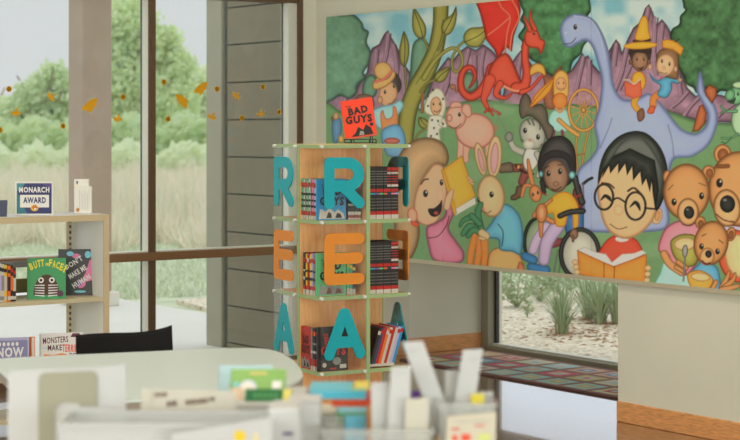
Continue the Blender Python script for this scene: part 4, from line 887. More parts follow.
for rot, nm in faces:
    Rm = Matrix.Rotation(rot, 4, 'Z')
    for k, ch in enumerate('DAER'):
        b = MB(); z0, z1 = ZS[k], ZS[k+1]
        b.box((-hf+.004, -hf-.012, z0-.012), (DL-.014, -hf-.009, z1-.004 if k == 3 else z1-.016), acr, T=Rm)
        pn = b.build('acrylic_panel', tow)
        lt = letter(ch, teal if ch in 'RA' else orng, Rm @ Matrix.Translation((-hf+.018, -hf-.0135, z0+.058)))
        lt.build('letter', pn)
        for x in (-hf+.006, DL-.022):
            for z in ((z0-.007,) if k < 3 else (z0-.007, z1-.009)):
                b = MB(); b.cyl(Rm @ Vector((x, -hf-.004, z)), Rm @ Vector((x, -hf-.018, z)), .008, bolt_m, n=12); b.build('bolt', pn)
for c in tow.children: pass

bd = lambda r, g, b_, ro=.4: M(r, g, b_, ro, name='printed card')
SP = {'black': bd(34, 32, 34), 'teal': bd(60, 150, 130), 'blue': bd(40, 128, 176), 'green': bd(88, 172, 118), 'red': bd(158, 36, 32), 'yellow': bd(206, 168, 40), 'purple': bd(120, 90, 140), 'pink': bd(190, 110, 130), 'white': bd(170, 168, 160), 'navy': bd(44, 56, 86), 'orange': bd(206, 96, 36), 'grey': bd(120, 122, 120), 'lilac': bd(160, 150, 190)}
def bands_series(c):
    return [(.0, .13, SP['white']), (.13, .24, SP['red']), (.80, .93, SP['red']), (.36, .70, SP['white'] if c == 'none' else c)]
def title(main, z=.5, th='THE'):
    def f(b, w_, h_):
        write(b, th, w_*.22, h_*.80, h_*.05, main, spread=.02)
        write(b, 'BAD', w_*.52, h_*.61, h_*.18, main, w=w_*.62, spread=.075, rot=.06); write(b, 'GUYS', w_*.5, h_*.37, h_*.19, main, w=w_*.84, spread=.075, rot=-.03)
    return f
def deco_guys(w_, h_, main, foot, tone):
    def d(b):
        title(main)(b, w_, h_)
        patch(b, [(w_*.04, h_*.03), (w_*.96, h_*.03), (w_*.9, h_*.16), (w_*.72, h_*.26), (w_*.6, h_*.18), (w_*.42, h_*.30), (w_*.28, h_*.2), (w_*.1, h_*.28)], foot)
        patch(b, [(w_*.30, h_*.05), (w_*.5, h_*.05), (w_*.48, h_*.16), (w_*.38, h_*.2)], tone, y=-.0014); patch(b, [(w_*.62, h_*.05), (w_*.86, h_*.05), (w_*.8, h_*.15), (w_*.68, h_*.17)], tone, y=-.0014)
    return d
ordn = ['leftmost', 'second from left', 'third from left', 'fourth from left', 'fifth from left', 'sixth from left', 'seventh from left', 'rightmost']
def tl(x, y, z, rz=0, ry=0): return TT @ Matrix.Translation((x, y, z)) @ Matrix.Rotation(rz, 4, 'Z') @ Matrix.Rotation(ry, 4, 'Y')
R_ = random.Random(3); DG = bd(92, 92, 90)
# ---- front bay, top tier
z = ZS[3]+.001
seq = ['teal', 'white', 'grey', 'green', 'white', 'purple', 'pink', 'lilac']
G = 'comic-style paperbacks showing spines behind the letter panels'
for i, c in enumerate(seq):
    y = -.030-.0185*(i+1)
    put_book(tl(-.226+.002*(i % 3), y, z), .13, .0175, .190-.003*(i % 2), SP[c], [(0, .10, SP['white']), (.10, .21, SP['red']), (.80, .92, SP['red']), (.3, .36, BLK), (.45, .5, BLK), (.6, .66, BLK)], ordn[i]+' thin '+{'grey': 'grey', 'lilac': 'lilac'}.get(c, c)+'-spined paperback left of the blue cover, top tier', G, single=True)
w_, h_ = .150, .192
put_book(tl(-.230, -.205, z), w_, .016, h_, SP['blue'], [], 'blue-covered paperback facing out behind the front teal R', 'face-out paperbacks in the tower', deco_guys(w_, h_, BLK, SP['white'], BLK))
for i in range(4):
    put_book(tl(-.070+.0172*i+.0165, -.205, z, PI/2), .14, .016, .186-.002*i, SP['black'], [(0, .2, SP['white']), (.04, .12, SP['red']), (.82, .93, SP['red']), (.35, .4, SP['white']), (.5, .62, SP[['green', 'grey', 'purple', 'navy'][i]])], ['first', 'second', 'third', 'last'][i]+' black spine right of the blue cover, behind the front R', 'black spines beside the face-out covers, top tier', single=True)
# ---- front bay, second tier
z = ZS[2]+.001
for i, c in enumerate(['black', 'yellow', 'red', 'yellow', 'lilac', 'grey']):
    y = -.05-.0205*(i+1)
    put_book(tl(-.226+.002*(i % 2), y, z), .13, .019, .195-.005*(i % 2), SP[c], [(0, .12, SP['white']), (.12, .22, SP['red']), (.78, .88, SP['red' if c != 'red' else 'white']), (.35, .42, BLK if c != 'black' else SP['white']), (.55, .6, BLK if c != 'black' else SP['white'])], ordn[i].replace('rightmost', 'last')+' '+c+'-spined paperback left of the green cover, second tier', G, single=True)
put_book(tl(-.230, -.205, z), .15, .018, .200, SP['green'], [], 'green-covered paperback facing out behind the front orange E', 'face-out paperbacks in the tower', deco_guys(.15, .2, BLK, SP['grey'], bd(96, 60, 46)))
for i in range(3):
    put_book(tl(-.070+.016*i+.016, -.190, z, PI/2), .14, .015, .165-.012*i, SP[['green', 'teal', 'navy'][i]], [(0, .18, SP['white']), (.3, .4, BLK), (.8, .9, SP['yellow'])], ['bright green', 'teal', 'short navy'][i]+' spine just right of the green cover behind the E', 'spines beside the green cover, second tier', single=True)
# ---- front bay, third tier
z = ZS[1]+.001
put_book(tl(-.228, -.031, z, -PI/2), .098, .016, .196, SP['red'], [], 'red-covered paperback facing the window at the left of the third tier', 'face-out paperbacks in the tower', deco_guys(.098, .196, BLK, SP['grey'], BLK))
for i in range(4):
    y = -.130-.0155*(i+1)
    put_book(tl(-.226+.002*(i % 2), y, z), .13, .0148, .197, SP['black' if i else 'grey'], [(0, .10, SP['white']), (.10, .27, SP['red']), (.82, .92, SP['red' if i % 2 else 'orange']), (.4, .46, SP['white']), (.6, .65, SP['grey'])], ['grey', 'second black', 'third black', 'last black'][i]+' spine between the red and the black covers, third tier', G, single=True)
def deco_black(b):
    w_, h_ = .155, .205
    title(REDP)(b, w_, h_); disc(b, w_*.2, h_*.14, .011, .011, SP['white']); disc(b, w_*.62, h_*.22, .022, .018, SP['grey']); patch(b, [(w_*.72, h_*.05), (w_*.94, h_*.05), (w_*.94, h_*.14), (w_*.72, h_*.14)], SP['white']); patch(b, [(w_*.38, h_*.04), (w_*.6, h_*.04), (w_*.6, h_*.07), (w_*.38, h_*.07)], REDP)
    write(b, 'BAD GUYS', w_*.5, h_*.92, .006, SP['white'], spread=.01) if False else None
put_book(tl(-.230, -.216, z), .155, .020, .205, SP['black'], [], 'black-covered paperback with red title behind the front teal A', 'face-out paperbacks in the tower', deco_black)
# ---- right bay, upper tiers: rows of black spines
for tier, zz in ((0, ZS[3]+.001), (1, ZS[2]+.001)):
    for i in range(8):
        x = .031+.0203*i
        acc = ['teal', 'blue', 'purple', 'green', 'orange', 'navy', 'pink', 'lilac'][i]
        rd = tier == 0 and i > 4 or tier == 1 and i > 5
        bn = [(0, .08, SP['white']), (.08, .15, SP['red']), (.52, .58, SP['red']), (.47, .50, SP[acc]), (.20, .215, DG), (.26, .275, DG), (.32, .335, DG), (.38, .395, DG), (.60, .615, SP['black'])]
        bn += [(.66+.05*k, .675+.05*k, SP['red'] if rd else DG) for k in range(6)]
        if rd: bn += [(.62, .66, SP['white']), (.86, .90, SP['white']), (.94, .99, SP['red'])]
        put_book(tl(x+.0195, -.222+.002*(i % 2), zz, PI/2), .15, .019, .245, SP['black'], bn, ordn[i]+' tall black spine on the '+['top', 'second'][tier]+' tier, right of the middle divider', 'tall black spines on the '+['top', 'second'][tier]+' tier', single=True)
# ---- right bay third tier: leaning books
z = ZS[1]+.001
lc = ['black', 'navy', 'red', 'orange', 'white', 'red', 'white', 'lilac', 'blue']
ln = ['black', 'navy', 'left red', 'orange', 'cream', 'right red', 'white', 'lilac', 'blue']
th = .30
for i, c in enumerate(lc):
    x0 = .031+.0150*i
    T = TT @ Matrix.Translation((x0+.0150, -.222, z)) @ Matrix.Rotation(th, 4, 'Y') @ Matrix.Translation((0, 0, .0045)) @ Matrix.Rotation(PI/2, 4, 'Z')
    put_book(T, .14, .0142, .185+.004*(i % 3), SP[c], [(0, .07, SP['white']), (.84, .94, SP['red' if i % 3 else 'white'])], ln[i]+'-spined paperback leaning right in the third-tier row', 'leaning paperbacks on the third tier', single=True)
# ---- book on stand on top
wire = M(30, 28, 28, .35, name='black wire')
st = tl(.062, -.10, ZS[4]+.002, -.60)
t = thing('book_stand', 'black wire book stand on top of the book tower', 'stand'); t.matrix_world = st
b = MB()
for s in (-.045, .045):
    b.tube([(s, -.085, .022), (s, -.085, .004), (s, .0, .004), (s, .055, .004)], .0025, wire); b.tube([(s, -.058, .006), (s, .0, .15)], .0025, wire); b.tube([(s, .0, .15), (s, .055, .004)], .0025, wire)
b.tube([(-.045, .0, .15), (.045, .0, .15)], .0025, wire); b.tube([(-.045, .055, .004), (.045, .055, .004)], .0025, wire); b.tube([(-.075, -.085, .022), (.075, -.085, .022)], .0025, wire); b.tube([(-.075, -.085, .022), (-.075, -.06, .005), (-.045, -.06, .005)], .0025, wire)
b.tube([(.075, -.085, .022), (.075, -.06, .005), (.045, -.06, .005)], .0025, wire); b.build('wire_frame', t)
def deco_red(b):
    w_, h_ = .152, .19
    title(BLK)(b, w_, h_); patch(b, [(w_*.2, 0.004), (w_*.9, 0.004), (w_*.84, h_*.2), (w_*.7, h_*.3), (w_*.6, h_*.16), (w_*.45, h_*.26), (w_*.34, h_*.1)], BLK); patch(b, [(w_*.45, h_*.03), (w_*.62, h_*.03), (w_*.6, h_*.13), (w_*.5, h_*.15)], SP['grey'], y=-.0016); disc(b, w_*.88, h_*.28, .009, .009, BLK)
put_book(st @ Matrix.Translation((-.072, -.078, .024)) @ Matrix.Rotation(-.33, 4, 'X') @ Matrix.Rotation(-.16, 4, 'Y'), .152, .018, .19, bd(196, 54, 28), [], 'red-orange paperback propped on the wire stand on top of the tower', None, deco_red)

# ------------------------------------------------------------------ low shelf unit by the window
SX0, SX1, SY0, SY1, SZ = 1.03, 1.39, -3.20, -2.20, 1.072
cr_m = M(204, 204, 188, .5, name='cream steel'); tan_m = M(168, 154, 124, .5, name='tan edge'); top_m = M(196, 198, 202, .4, name='pale laminate'); slot = M(60, 52, 40, .6, name='slots')
t = thing('low_bookshelf', 'low open cream bookshelf standing before the left window', 'bookshelf', (SX0, SY0, 0))
W2, D2 = SX1-SX0, SY1-SY0
for y0 in (0, D2-.03):
    b = MB(); b.box((0, y0, 0), (W2-.012, y0+.03, SZ-.02), cr_m); b.box((W2-.012, y0, 0), (W2, y0+.03, SZ), tan_m, bev=.002); b.build('end_panel', t)
b = MB(); b.box((0, 0, SZ-.02), (W2-.012, D2, SZ), top_m); b.box((W2-.012, 0, SZ-.03), (W2-.001, D2-.03, SZ+.001), tan_m); b.build('top', t)
for z in (.655, .285, .08):
    b = MB(); b.box((.012, .03, z-.02), (W2-.015, D2-.03, z), M(168, 160, 132, .5, name='shelf steel')); b.build('shelf', t)
for y in (.035, D2-.065):
    b = MB(); b.box((.0, y, 0), (.02, y+.025, SZ-.03), tan_m)
    for k in range(34): b.box((.02, y+.007, .03+k*.03), (.0205, y+.018, .045+k*.03), slot)
    b.build('standard', t)
b = MB(); b.box((0, .06, .668), (.02, D2-.06, .74), M(110, 106, 70, .6, name='olive rail')); b.box((0, .06, .80), (.02, D2-.06, .83), M(120, 120, 124, .6, name='grey rail')); b.build('back_rail', t)
FACE = math.atan2(1, 0)          # things that face the room (+x)
def sh(px, X, z, rz=PI/2):       # point on the shelf at X under photo column px; local -y then faces +x
    p = on_x(px, 0, X); return Matrix.Translation((X, p.y, z)) @ Matrix.Rotation(rz, 4, 'Z')
# award sign
FR = PI/2-.55                    # turned towards the reader
t = thing('award_sign', 'framed navy sign reading MONARCH AWARD standing on the low shelf', 'sign'); t.matrix_world = sh(15, 1.22, SZ+.001, FR) 
b = MB(); b.box((0, 0, 0), (.190, .014, .170), M(200, 198, 190, .5, name='white frame'), bev=.003); b.build('frame', t)
b = MB(); nv = M(44, 48, 92, .5, name='navy print'); b.box((.009, -.001, .009), (.181, 0, .161), nv)
patch(b, [(.009, .009), (.06, .009), (.03, .08), (.009, .12)], M(46, 100, 110, .5, name='teal print'), y=-.0014); patch(b, [(.009, .161), (.05, .161), (.03, .13), (.009, .12)], M(58, 120, 130, .5, name='teal print'), y=-.0014); patch(b, [(.13, .161), (.181, .161), (.181, .13)], M(74, 60, 120, .5, name='violet print'), y=-.0014)
write(b, 'MONARCH', .095, .116, .026, WHT, w=.150, y=-.0022, spread=.05)
b.quad([(.025, -.0022, .040), (.168, -.0022, .040), (.168, -.0022, .103), (.025, -.0022, .103)], M(204, 200, 190, .6, name='cream panel')); write(b, 'AWARD', .097, .063, .028, nv, w=.112, y=-.0032, spread=.05)
disc(b, .097, .037, .019, .016, M(214, 150, 50, .5, name='gold'), y=-.0035); patch(b, [(.084, .04), (.095, .055), (.097, .04), (.1, .055), (.112, .04), (.097, .026)], M(170, 90, 30, .5, name='amber'), y=-.0042); disc(b, .100, .033, .006, .005, WHT, y=-.005)
b.build('poster', t)
# white box
t = thing('brochure_box', 'white printed cardboard box on the low shelf beside the award sign', 'box'); t.matrix_world = sh(74, 1.20, SZ+.001, FR)
b = MB(); wb = M(196, 194, 188, .6, name='white card'); gp = M(140, 138, 132, .7, name='grey print')
b.box((0, 0, 0), (.075, .05, .175), wb, bev=.002); b.box((.004, -.03, 0), (.092, -.001, .14), wb, bev=.002)
patch(b, [(.012, .152), (.02, .152), (.02, .165), (.012, .165)], nv, y=-.001); patch(b, [(.014, .146), (.022, .146), (.018, .155)], SP['yellow'], y=-.0016)
for k in range(7): patch(b, [(.03+.008*k, .02), (.0312+.008*k, .02), (.0312+.008*k, .125-.01*(k % 3)), (.03+.008*k, .125-.01*(k % 3))], gp, y=-.0312)
disc(b, .022, .02, .009, .010, M(160, 110, 60, .6, name='tan mark'), y=-.0312); b.build('carton', t)
# book at left edge of top
t = put_book(Matrix.Translation((1.24, on_x(-14, 0, 1.24).y, SZ+.001)) @ Matrix.Rotation(FR, 4, 'Z') @ Matrix.Rotation(-.35, 4, 'X'), .10, .012, .085, bd(52, 60, 82), [], 'dark small book leaning on the shelf top at the left edge', None, None)
# middle shelf spines
z = .656; mc = [('navy', .20), ('green', .215), ('teal', .20), ('white', .19), ('white', .185), ('yellow', .18), ('orange', .175), ('black', .18), ('black', .165)]
y = on_x(-20, 0, 1.28).y
mcn = ['dark navy', 'tall green', 'teal', 'cream', 'off-white', 'pale yellow', 'orange-topped', 'black', 'short black']
for i, (c, h_) in enumerate(mc):
    tk = .024 if i < 3 else .015
    T = Matrix.Translation((1.33-.004*(i % 3), y, z)) @ Matrix.Rotation(PI, 4, 'Z') @ Matrix.Translation((0, -tk, 0))
    put_book(T, .16, tk, h_, SP[c], [(.05, .15, SP['white' if c != 'white' else 'grey']), (.3, .7, SP[['grey', 'yellow', 'white', 'lilac', 'grey', 'white', 'black', 'orange', 'white'][i]]), (.8, .9, SP['black' if c != 'black' else 'red'])], mcn[i]+' spine at the left end of the low bookshelf', 'spines at the left end of the low bookshelf', single=True)
    y += tk+.001
def deco_butt(b):
    w_, h_ = .190, .205; yl = M(206, 186, 50, .5, name='yellow print')
    n = 12
    for ch, x, zz, r in zip('BUTTORFACE?', (.13, .23, .32, .40, .49, .525, .60, .69, .78, .87, .95), (.72, .76, .79, .80, .81, .81, .80, .77, .74, .70, .65), (.35, .25, .15, .08, 0, 0, -.06, -.12, -.2, -.28, -.35)):
        hh = .034 if ch not in 'OR' else .014
        if ch == 'R' and x < .6: x += .015
        write(b, ch, w_*x, h_*zz, hh, yl, w=.016 if hh > .02 else .009, rot=r, spread=.05)
    dk = M(66, 46, 34, .6, name='brown print')
    patch(b, [(w_*(.5+.34*math.cos(a)), h_*(.10+.50*math.sin(a))) for a in [PI*i/n for i in range(n+1)]], dk)
    for s in (-1, 1):
        disc(b, w_*(.5+.14*s), h_*.46, .014, .014, WHT, y=-.0016); disc(b, w_*(.5+.14*s), h_*.46, .007, .007, BLK, y=-.0022)
        for k in range(5): patch(b, [(w_*(.5+s*.05), h_*(.06+k*.065)), (w_*(.5+s*.30), h_*(.09+k*.06)), (w_*(.5+s*.30), h_*(.105+k*.06)), (w_*(.5+s*.05), h_*(.09+k*.065))][::s], WHT, y=-.0016)
    disc(b, w_*.86, h_*.13, .016, .016, bd(70, 40, 60), y=-.0024)
put_book(sh(27, 1.27, .656, FR+.05) @ Matrix.Rotation(-.10, 4, 'X'), .190, .014, .205, bd(50, 128, 78), [], 'green picture book with googly eyes on the cover, on the low bookshelf', None, deco_butt)
def deco_dark(b):
    w_, h_ = .200, .235; pk = M(206, 110, 150, .5, name='pink print'); lb = M(110, 176, 196, .5, name='pale blue print')
    for k, tx in enumerate(("DON'T", 'MAKE ME', 'HUMAN')): write(b, tx, w_*(.42+.1*k), h_*(.66-.2*k), .026, WHT, rot=.55, w=.10, spread=.05, y=-.0024)
    patch(b, [(w_*.55, h_*.25), (w_*.95, h_*.35), (w_*.98, h_*.6), (w_*.8, h_*.78), (w_*.7, h_*.5)], pk); disc(b, w_*.45, h_*.85, .02, .013, pk); disc(b, w_*.3, h_*.9, .018, .012, lb); disc(b, w_*.75, h_*.88, .016, .018, lb); disc(b, w_*.6, h_*.22, .022, .013, pk, rot=.5); disc(b, w_*.56, h_*.08, .03, .006, lb); disc(b, w_*.52, h_*.24, .012, .01, bd(80, 80, 170), y=-.0018)
put_book(sh(58, 1.17, .656, FR) @ Matrix.Rotation(-.08, 4, 'X'), .200, .02, .235, M(64, 64, 68, .15, name='glossy dark cover'), [], 'glossy dark book with pink splashes behind the green picture book', None, deco_dark)
# bottom shelf face-out books
def deco_now(b):
    w_, h_ = .235, .185; pv = bd(112, 112, 150); b.quad([(.006, -.0007, .006), (w_-.006, -.0007, .006), (w_-.006, -.0007, h_-.006), (.006, -.0007, h_-.006)], pv)
    write(b, 'NOW', w_*.62, h_*.54, .045, WHT, w=.13, spread=.05); write(b, 'Read', w_*.6, h_*.72, .026, WHT, w=.09, spread=.04) if False else None
    for k in range(5): disc(b, w_*(.40+.09*k), h_*.87, .007, .010, WHT, y=-.0013)
    write(b, 'Friends!', w_*.62, h_*.36, .024, WHT, w=.13, spread=.04)
put_book(sh(-20, 1.28, .286, PI/2-.35), .235, .03, .190, bd(150, 150, 180), [], 'violet-grey picture book reading NOW at the left of the bottom shelf', None, deco_now, spine=bd(200, 100, 50))
put_book(sh(29, 1.33, .286, 0.15), .02, .022, .19, bd(206, 104, 52), [(.2, .25, SP['yellow']), (.5, .55, SP['yellow'])], 'thin orange spine right of the violet-grey picture book', None, None)
def deco_dogs(b):
    w_, h_ = .215, .195; dk = M(84, 40, 50, .6, name='maroon print'); og = M(206, 120, 50, .6, name='orange print')
    write(b, 'MONSTERS', w_*.36, h_*.76, .030, dk, w=.125, spread=.02, rot=.05); write(b, 'MAKE', w_*.34, h_*.57, .028, dk, w=.07, spread=.03); write(b, 'TERRIBLE', w_*.74, h_*.52, .036, M(200, 74, 50, .6, name='red print'), w=.10, spread=.04, rot=-.05); write(b, 'DOGS', w_*.82, h_*.36, .026, dk, w=.06, spread=.03)
    for zz in (.3, .62): patch(b, [(0, h_*zz), (w_, h_*zz), (w_, h_*(zz+.02)), (0, h_*(zz+.02))], M(150, 190, 200, .6, name='blue line'), y=-.0006)
    patch(b, [(w_*.03, h_*.32), (w_*.6, h_*.32), (w_*.62, h_*.46), (w_*.5, h_*.49), (w_*.3, h_*.45), (w_*.1, h_*.48)], og); patch(b, [(w_*.7, h_*.9), (w_*.98, h_*.88), (w_*.9, h_*.99), (w_*.75, h_*.99)], dk)
put_book(sh(40, 1.29, .286, PI/2-.35), .215, .02, .195, bd(204, 200, 192), [], 'white picture book with maroon and red lettering on the bottom shelf', None, deco_dogs, spine=bd(90, 140, 110))

# ------------------------------------------------------------------ grey table and its chair
TZ = .73
def cat2(pts, n=5):
    out = []; m = len(pts)
    for i in range(m):
        a, b_, c, d = [Vector(pts[(i+k) % m]) for k in (-1, 0, 1, 2)]
        for k in range(n):
            t_ = k/n; out.append(.5*((2*b_)+(-a+c)*t_+(2*a-5*b_+4*c-d)*t_*t_+(-a+3*b_-3*c+d)*t_**3))
    return out
tp = [(-1.27, 5.86), (-1.10, 5.965), (-.80, 6.075), (-.52, 6.175), (-.36, 6.15), (-.275, 5.93), (-.228, 5.67), (-.212, 5.47), (-.25, 5.30), (-.36, 5.16), (-.62, 5.02), (-.92, 4.94), (-1.02, 5.02), (-1.10, 5.36), (-1.19, 5.62)]
tpw = [sd(p.x, p.y) for p in cat2(tp)]; tc0 = sd(-.72, 5.55)
tpl = [(p.x-tc0.x, p.y-tc0.y) for p in tpw]
ar = sum(tpl[i][0]*tpl[(i+1) % len(tpl)][1]-tpl[(i+1) % len(tpl)][0]*tpl[i][1] for i in range(len(tpl)))
if ar < 0: tpl = tpl[::-1]
gt = thing('grey_table', 'pale grey table with rounded end standing before the book tower', 'table', (tc0.x, tc0.y, 0))
b = MB(); b.prism(tpl, TZ-.008, TZ, M(172, 184, 182, .34, name='grey laminate', k=.58, spec=1.0)); b.build('tabletop', gt)
b = MB(); b.prism([(x*1.001, y*1.001) for x, y in tpl], TZ-.034, TZ-.008, M(126, 118, 106, .5, name='grey brown edge band')); b.build('edge_band', gt)
lg = M(118, 118, 114, .35, name='grey steel leg', metal=.3)
for s, d in ((-1.09, 5.52), (-.55, 5.98), (-.42, 5.32), (-.96, 5.06)):
    p = sd(s, d); b = MB(); b.cyl((p.x-tc0.x, p.y-tc0.y, .02), (p.x-tc0.x, p.y-tc0.y, TZ-.034), .018, lg, n=14); b.cyl((p.x-tc0.x, p.y-tc0.y, 0), (p.x-tc0.x, p.y-tc0.y, .02), .024, BLK, n=14); b.build('leg', gt)

cp = sd(-.905, 6.46)
ch = thing('black_chair', 'black moulded chair with low curved back pushed behind the grey table', 'chair', (cp.x, cp.y, 0), VIEW+.10)
cb = M(14, 13, 12, .7, spec=.25, name='black plastic')
b = MB(); n = 16; vs = []; fs = []
for i in range(n+1):
    u = -1+2*i/n; x = .173*u; bow = .035*(1-u*u)
    tz = .750+.008*u*u*u+.018*max(0, u)**2-.004*(1-u*u); ex = .010*max(0, abs(u)-.7)/.3
    for (dy, zz) in ((bow+.010, .50), (bow+.030, tz-.012), (bow+.022, tz), (bow+.010, tz), (bow+.004, tz-.012), (bow-.012, .50)): vs.append((x*(1+.04*(zz > .6)) if u < 0 else x*(1.06 if zz < .6 else 1.0), dy, zz))
for i in range(n):
    for k in range(6): a = i*6+k; c = i*6+(k+1) % 6; fs.append([a, c, c+6, a+6])
fs += [[5, 4, 3, 2, 1, 0], [n*6+k for k in range(6)]]
b.add(vs, fs, cb, smooth=False); b.build('backrest', ch)
b = MB(); b.box((-.2, -.40, .43), (.2, .0, .455), cb, bev=.012); b.build('seat', ch)
for x in (-.17, .17):
    b = MB(); b.cyl((x, .03, .0), (x, -.01, .45), .011, lg); b.cyl((x, -.01, .45), (x*.95, .02, .56), .011, lg); b.build('leg', ch)
    b = MB(); b.cyl((x, -.40, .0), (x, -.35, .44), .011, lg); b.build('leg', ch)

# ------------------------------------------------------------------ near table with bins, cards and books
ND = 3.5
nc = sd(-.30, 3.45)
nt_ = thing('work_table', 'near work table under the bins and papers at the bottom', 'table', (nc.x, nc.y, 0), VIEW)
b = MB(); b.box((-.72, -.42, .70), (.78, .45, .73), M(170, 160, 140, .5, name='work table laminate'), bev=.004); b.build('tabletop', nt_)
for x in (-.66, .72):
    for y in (-.36, .39): b = MB(); b.box((x-.02, y-.02, 0), (x+.02, y+.02, .70), lg); b.build('leg', nt_)
NZ = .731
def nf(px, d, z=NZ, rz=0): p = at(px, 0, d); return Matrix.Translation((p.x, p.y, z)) @ Matrix.Rotation(VIEW+rz, 4, 'Z')
pz = lambda py, d: CZ-(py-HOR)/FOC*d     # height of a photo row at depth d
mm = lambda dpx, d: dpx/FOC*d
whp = M(196, 198, 198, .6, name='white plastic', k=.88); frost = glass_mat('frosted plastic', (.96, .97, .96), .5, .15, .62, (.78, .80, .80)); clearp = glass_mat('clear plastic bin', (.97, .98, .97), .8, .05, .22, (.78, .80, .80))
ivory = M(206, 202, 188, .6, name='ivory card', k=.90); olv = M(156, 155, 136, .6, name='olive card', k=.86)
def bin_(name, label, px0, px1, d, top, depth, m, rz=0, group=None):
    W_ = mm(px1-px0, d); H_ = pz(top, d)-NZ; t = thing(name, label, 'bin', group=group); t.matrix_world = nf(px0, d, NZ, rz)
    b = MB(); th_ = .003
    b.box((0, 0, 0), (W_, th_, H_), m); b.box((0, depth-th_, 0), (W_, depth, H_), m); b.box((0, th_, 0), (th_, depth-th_, H_), m); b.box((W_-th_, th_, 0), (W_, depth-th_, H_), m); b.box((th_, th_, 0), (W_-th_, depth-th_, th_), m); b.build('tub', t)
    b = MB(); b.box((-.005, -.005, H_-.008), (W_+.005, 0, H_+.002), m); b.box((-.005, depth, H_-.008), (W_+.005, depth+.005, H_+.002), m); b.box((-.005, 0, H_-.008), (0, depth, H_+.002), m); b.box((W_, 0, H_-.008), (W_+.005, depth, H_+.002), m); b.build('rim', t)
    return t
# white display board with olive arch
d = 3.45; t = thing('display_board', 'white upright board with an olive arch at the lower left', 'board'); t.matrix_world = nf(8, d)
s1 = lambda px: mm(px-8, d); hz = lambda py: pz(py, d)-NZ
b = MB(); b.prism([(0, 0), (s1(126), 0), (s1(126), hz(364)), (s1(101), hz(367)), (s1(8.5), hz(371))], -.004, 0, whp, axis='y'); b.build('board', t)
b = MB(); n = 8
outer = [(s1(39), hz(470)), (s1(39), hz(380))]+[(s1(47-8*math.cos(a)), hz(380-8*math.sin(a))) for a in [PI/2*i/n for i in range(1, n+1)]]+[(s1(91+7*math.sin(a)), hz(377.5-7*math.cos(a))) for a in [PI/2*i/n for i in range(0, n+1)]]+[(s1(98), hz(406)), (s1(80), hz(406))]
inner = [(s1(67-12*math.sin(a)), hz(413-11*math.cos(a))) for a in [PI/2*i/n for i in range(0, n+1)]]+[(s1(55), hz(470))]
pl = outer+[(s1(80), hz(403))]+inner
b.prism(pl[::-1], -.0065, -.0045, olv, axis='y'); b.build('olive_arch', t)
# long frosted bin in front of the board
b1 = bin_('frosted_bin', 'long frosted white bin across the bottom left', 60, 262, 3.22, 424, .14, frost, 0)
t = thing('label_card', 'white card with a yellow dot at the front of the long frosted bin', 'card'); t.matrix_world = nf(172, 3.18) 
b = MB(); b.prism([(0, 0), (mm(100, 3.18), 0), (mm(100, 3.18), pz(417, 3.18)-NZ), (0, pz(434, 3.18)-NZ)], -.002, 0, whp, axis='y')
disc(b, mm(68, 3.18), pz(436, 3.18)-NZ, .011, .011, SP['yellow'], y=-.003); disc(b, mm(84, 3.18), pz(438, 3.18)-NZ, .004, .011, bd(190, 180, 130), y=-.003); b.build('sheet', t)
# ivory folder with brown print
d = 3.42; t = thing('ivory_folder', 'ivory folder with faint brown print standing in the frosted bin', 'folder'); t.matrix_world = nf(132, d, NZ+.004, .0)
s1 = lambda px: mm(px-132, d); hz = lambda py: pz(py, d)-NZ-.004
b = MB(); b.prism([(s1(132), 0), (s1(150), 0), (s1(157), hz(392)), (s1(142), hz(388))], .004, .008, ivory, axis='y'); b.prism([(s1(148), 0), (s1(236), 0), (s1(236), hz(391)), (s1(154), hz(389))], -.004, .0, ivory, axis='y'); bp = M(92, 72, 60, .7, name='brown print')
for x0, x1, yy, hh in ((155, 158, 394.5, 2.4), (159, 162, 394.3, 2.6), (163, 167, 394, 2.4), (167, 171, 403.5, 3), (172, 177, 402.8, 3), (186, 190, 402, 3), (191, 195, 401.5, 3), (196, 199, 401.2, 3), (200, 204, 400.6, 3), (205, 208, 400, 3), (210, 215, 398.6, 2.4), (154, 163, 423, 2)): b.quad([(s1(x0), -.005, hz(yy+hh*.8)), (s1(x1), -.005, hz(yy+hh*.8)), (s1(x1), -.005, hz(yy-hh*.8)), (s1(x0), -.005, hz(yy-hh*.8))], bp)
b.build('sheets', t)
# lying and leaning picture books
def lean_book(px0, px1, top, bot, d, tilt, cov, label, deco=None, group=None, tk=.012, rz=0):
    hh = (mm(bot-top, d))/max(.15, math.cos(tilt)); W_ = mm(px1-px0, d)
    T = nf(px0, d, pz(bot, d), rz) @ Matrix.Rotation(-tilt, 4, 'X')
    return put_book(T, W_, tk, hh, cov, [], label, group, (lambda b: deco(b, W_, hh)) if deco else None)
def support(px0, px1, d0, d1, top, label, m=ivory, name='cardboard_box'):
    W_ = mm(px1-px0, d0); t = thing(name, label, 'box'); t.matrix_world = nf(px0, d0)
    b = MB(); H_ = top-NZ; b.box((0, 0, 0), (W_, d1-d0, H_-.002), m, bev=.003); b.build('carton', t)
    b = MB(); b.box((-.001, -.001, H_-.03), (W_+.001, d1-d0+.001, H_), m, bev=.002); b.build('lid', t); return t
ctop = pz(404, 3.50)
support(222, 303, 3.50, 3.74, ctop, 'white carton under the green picture books', whp)
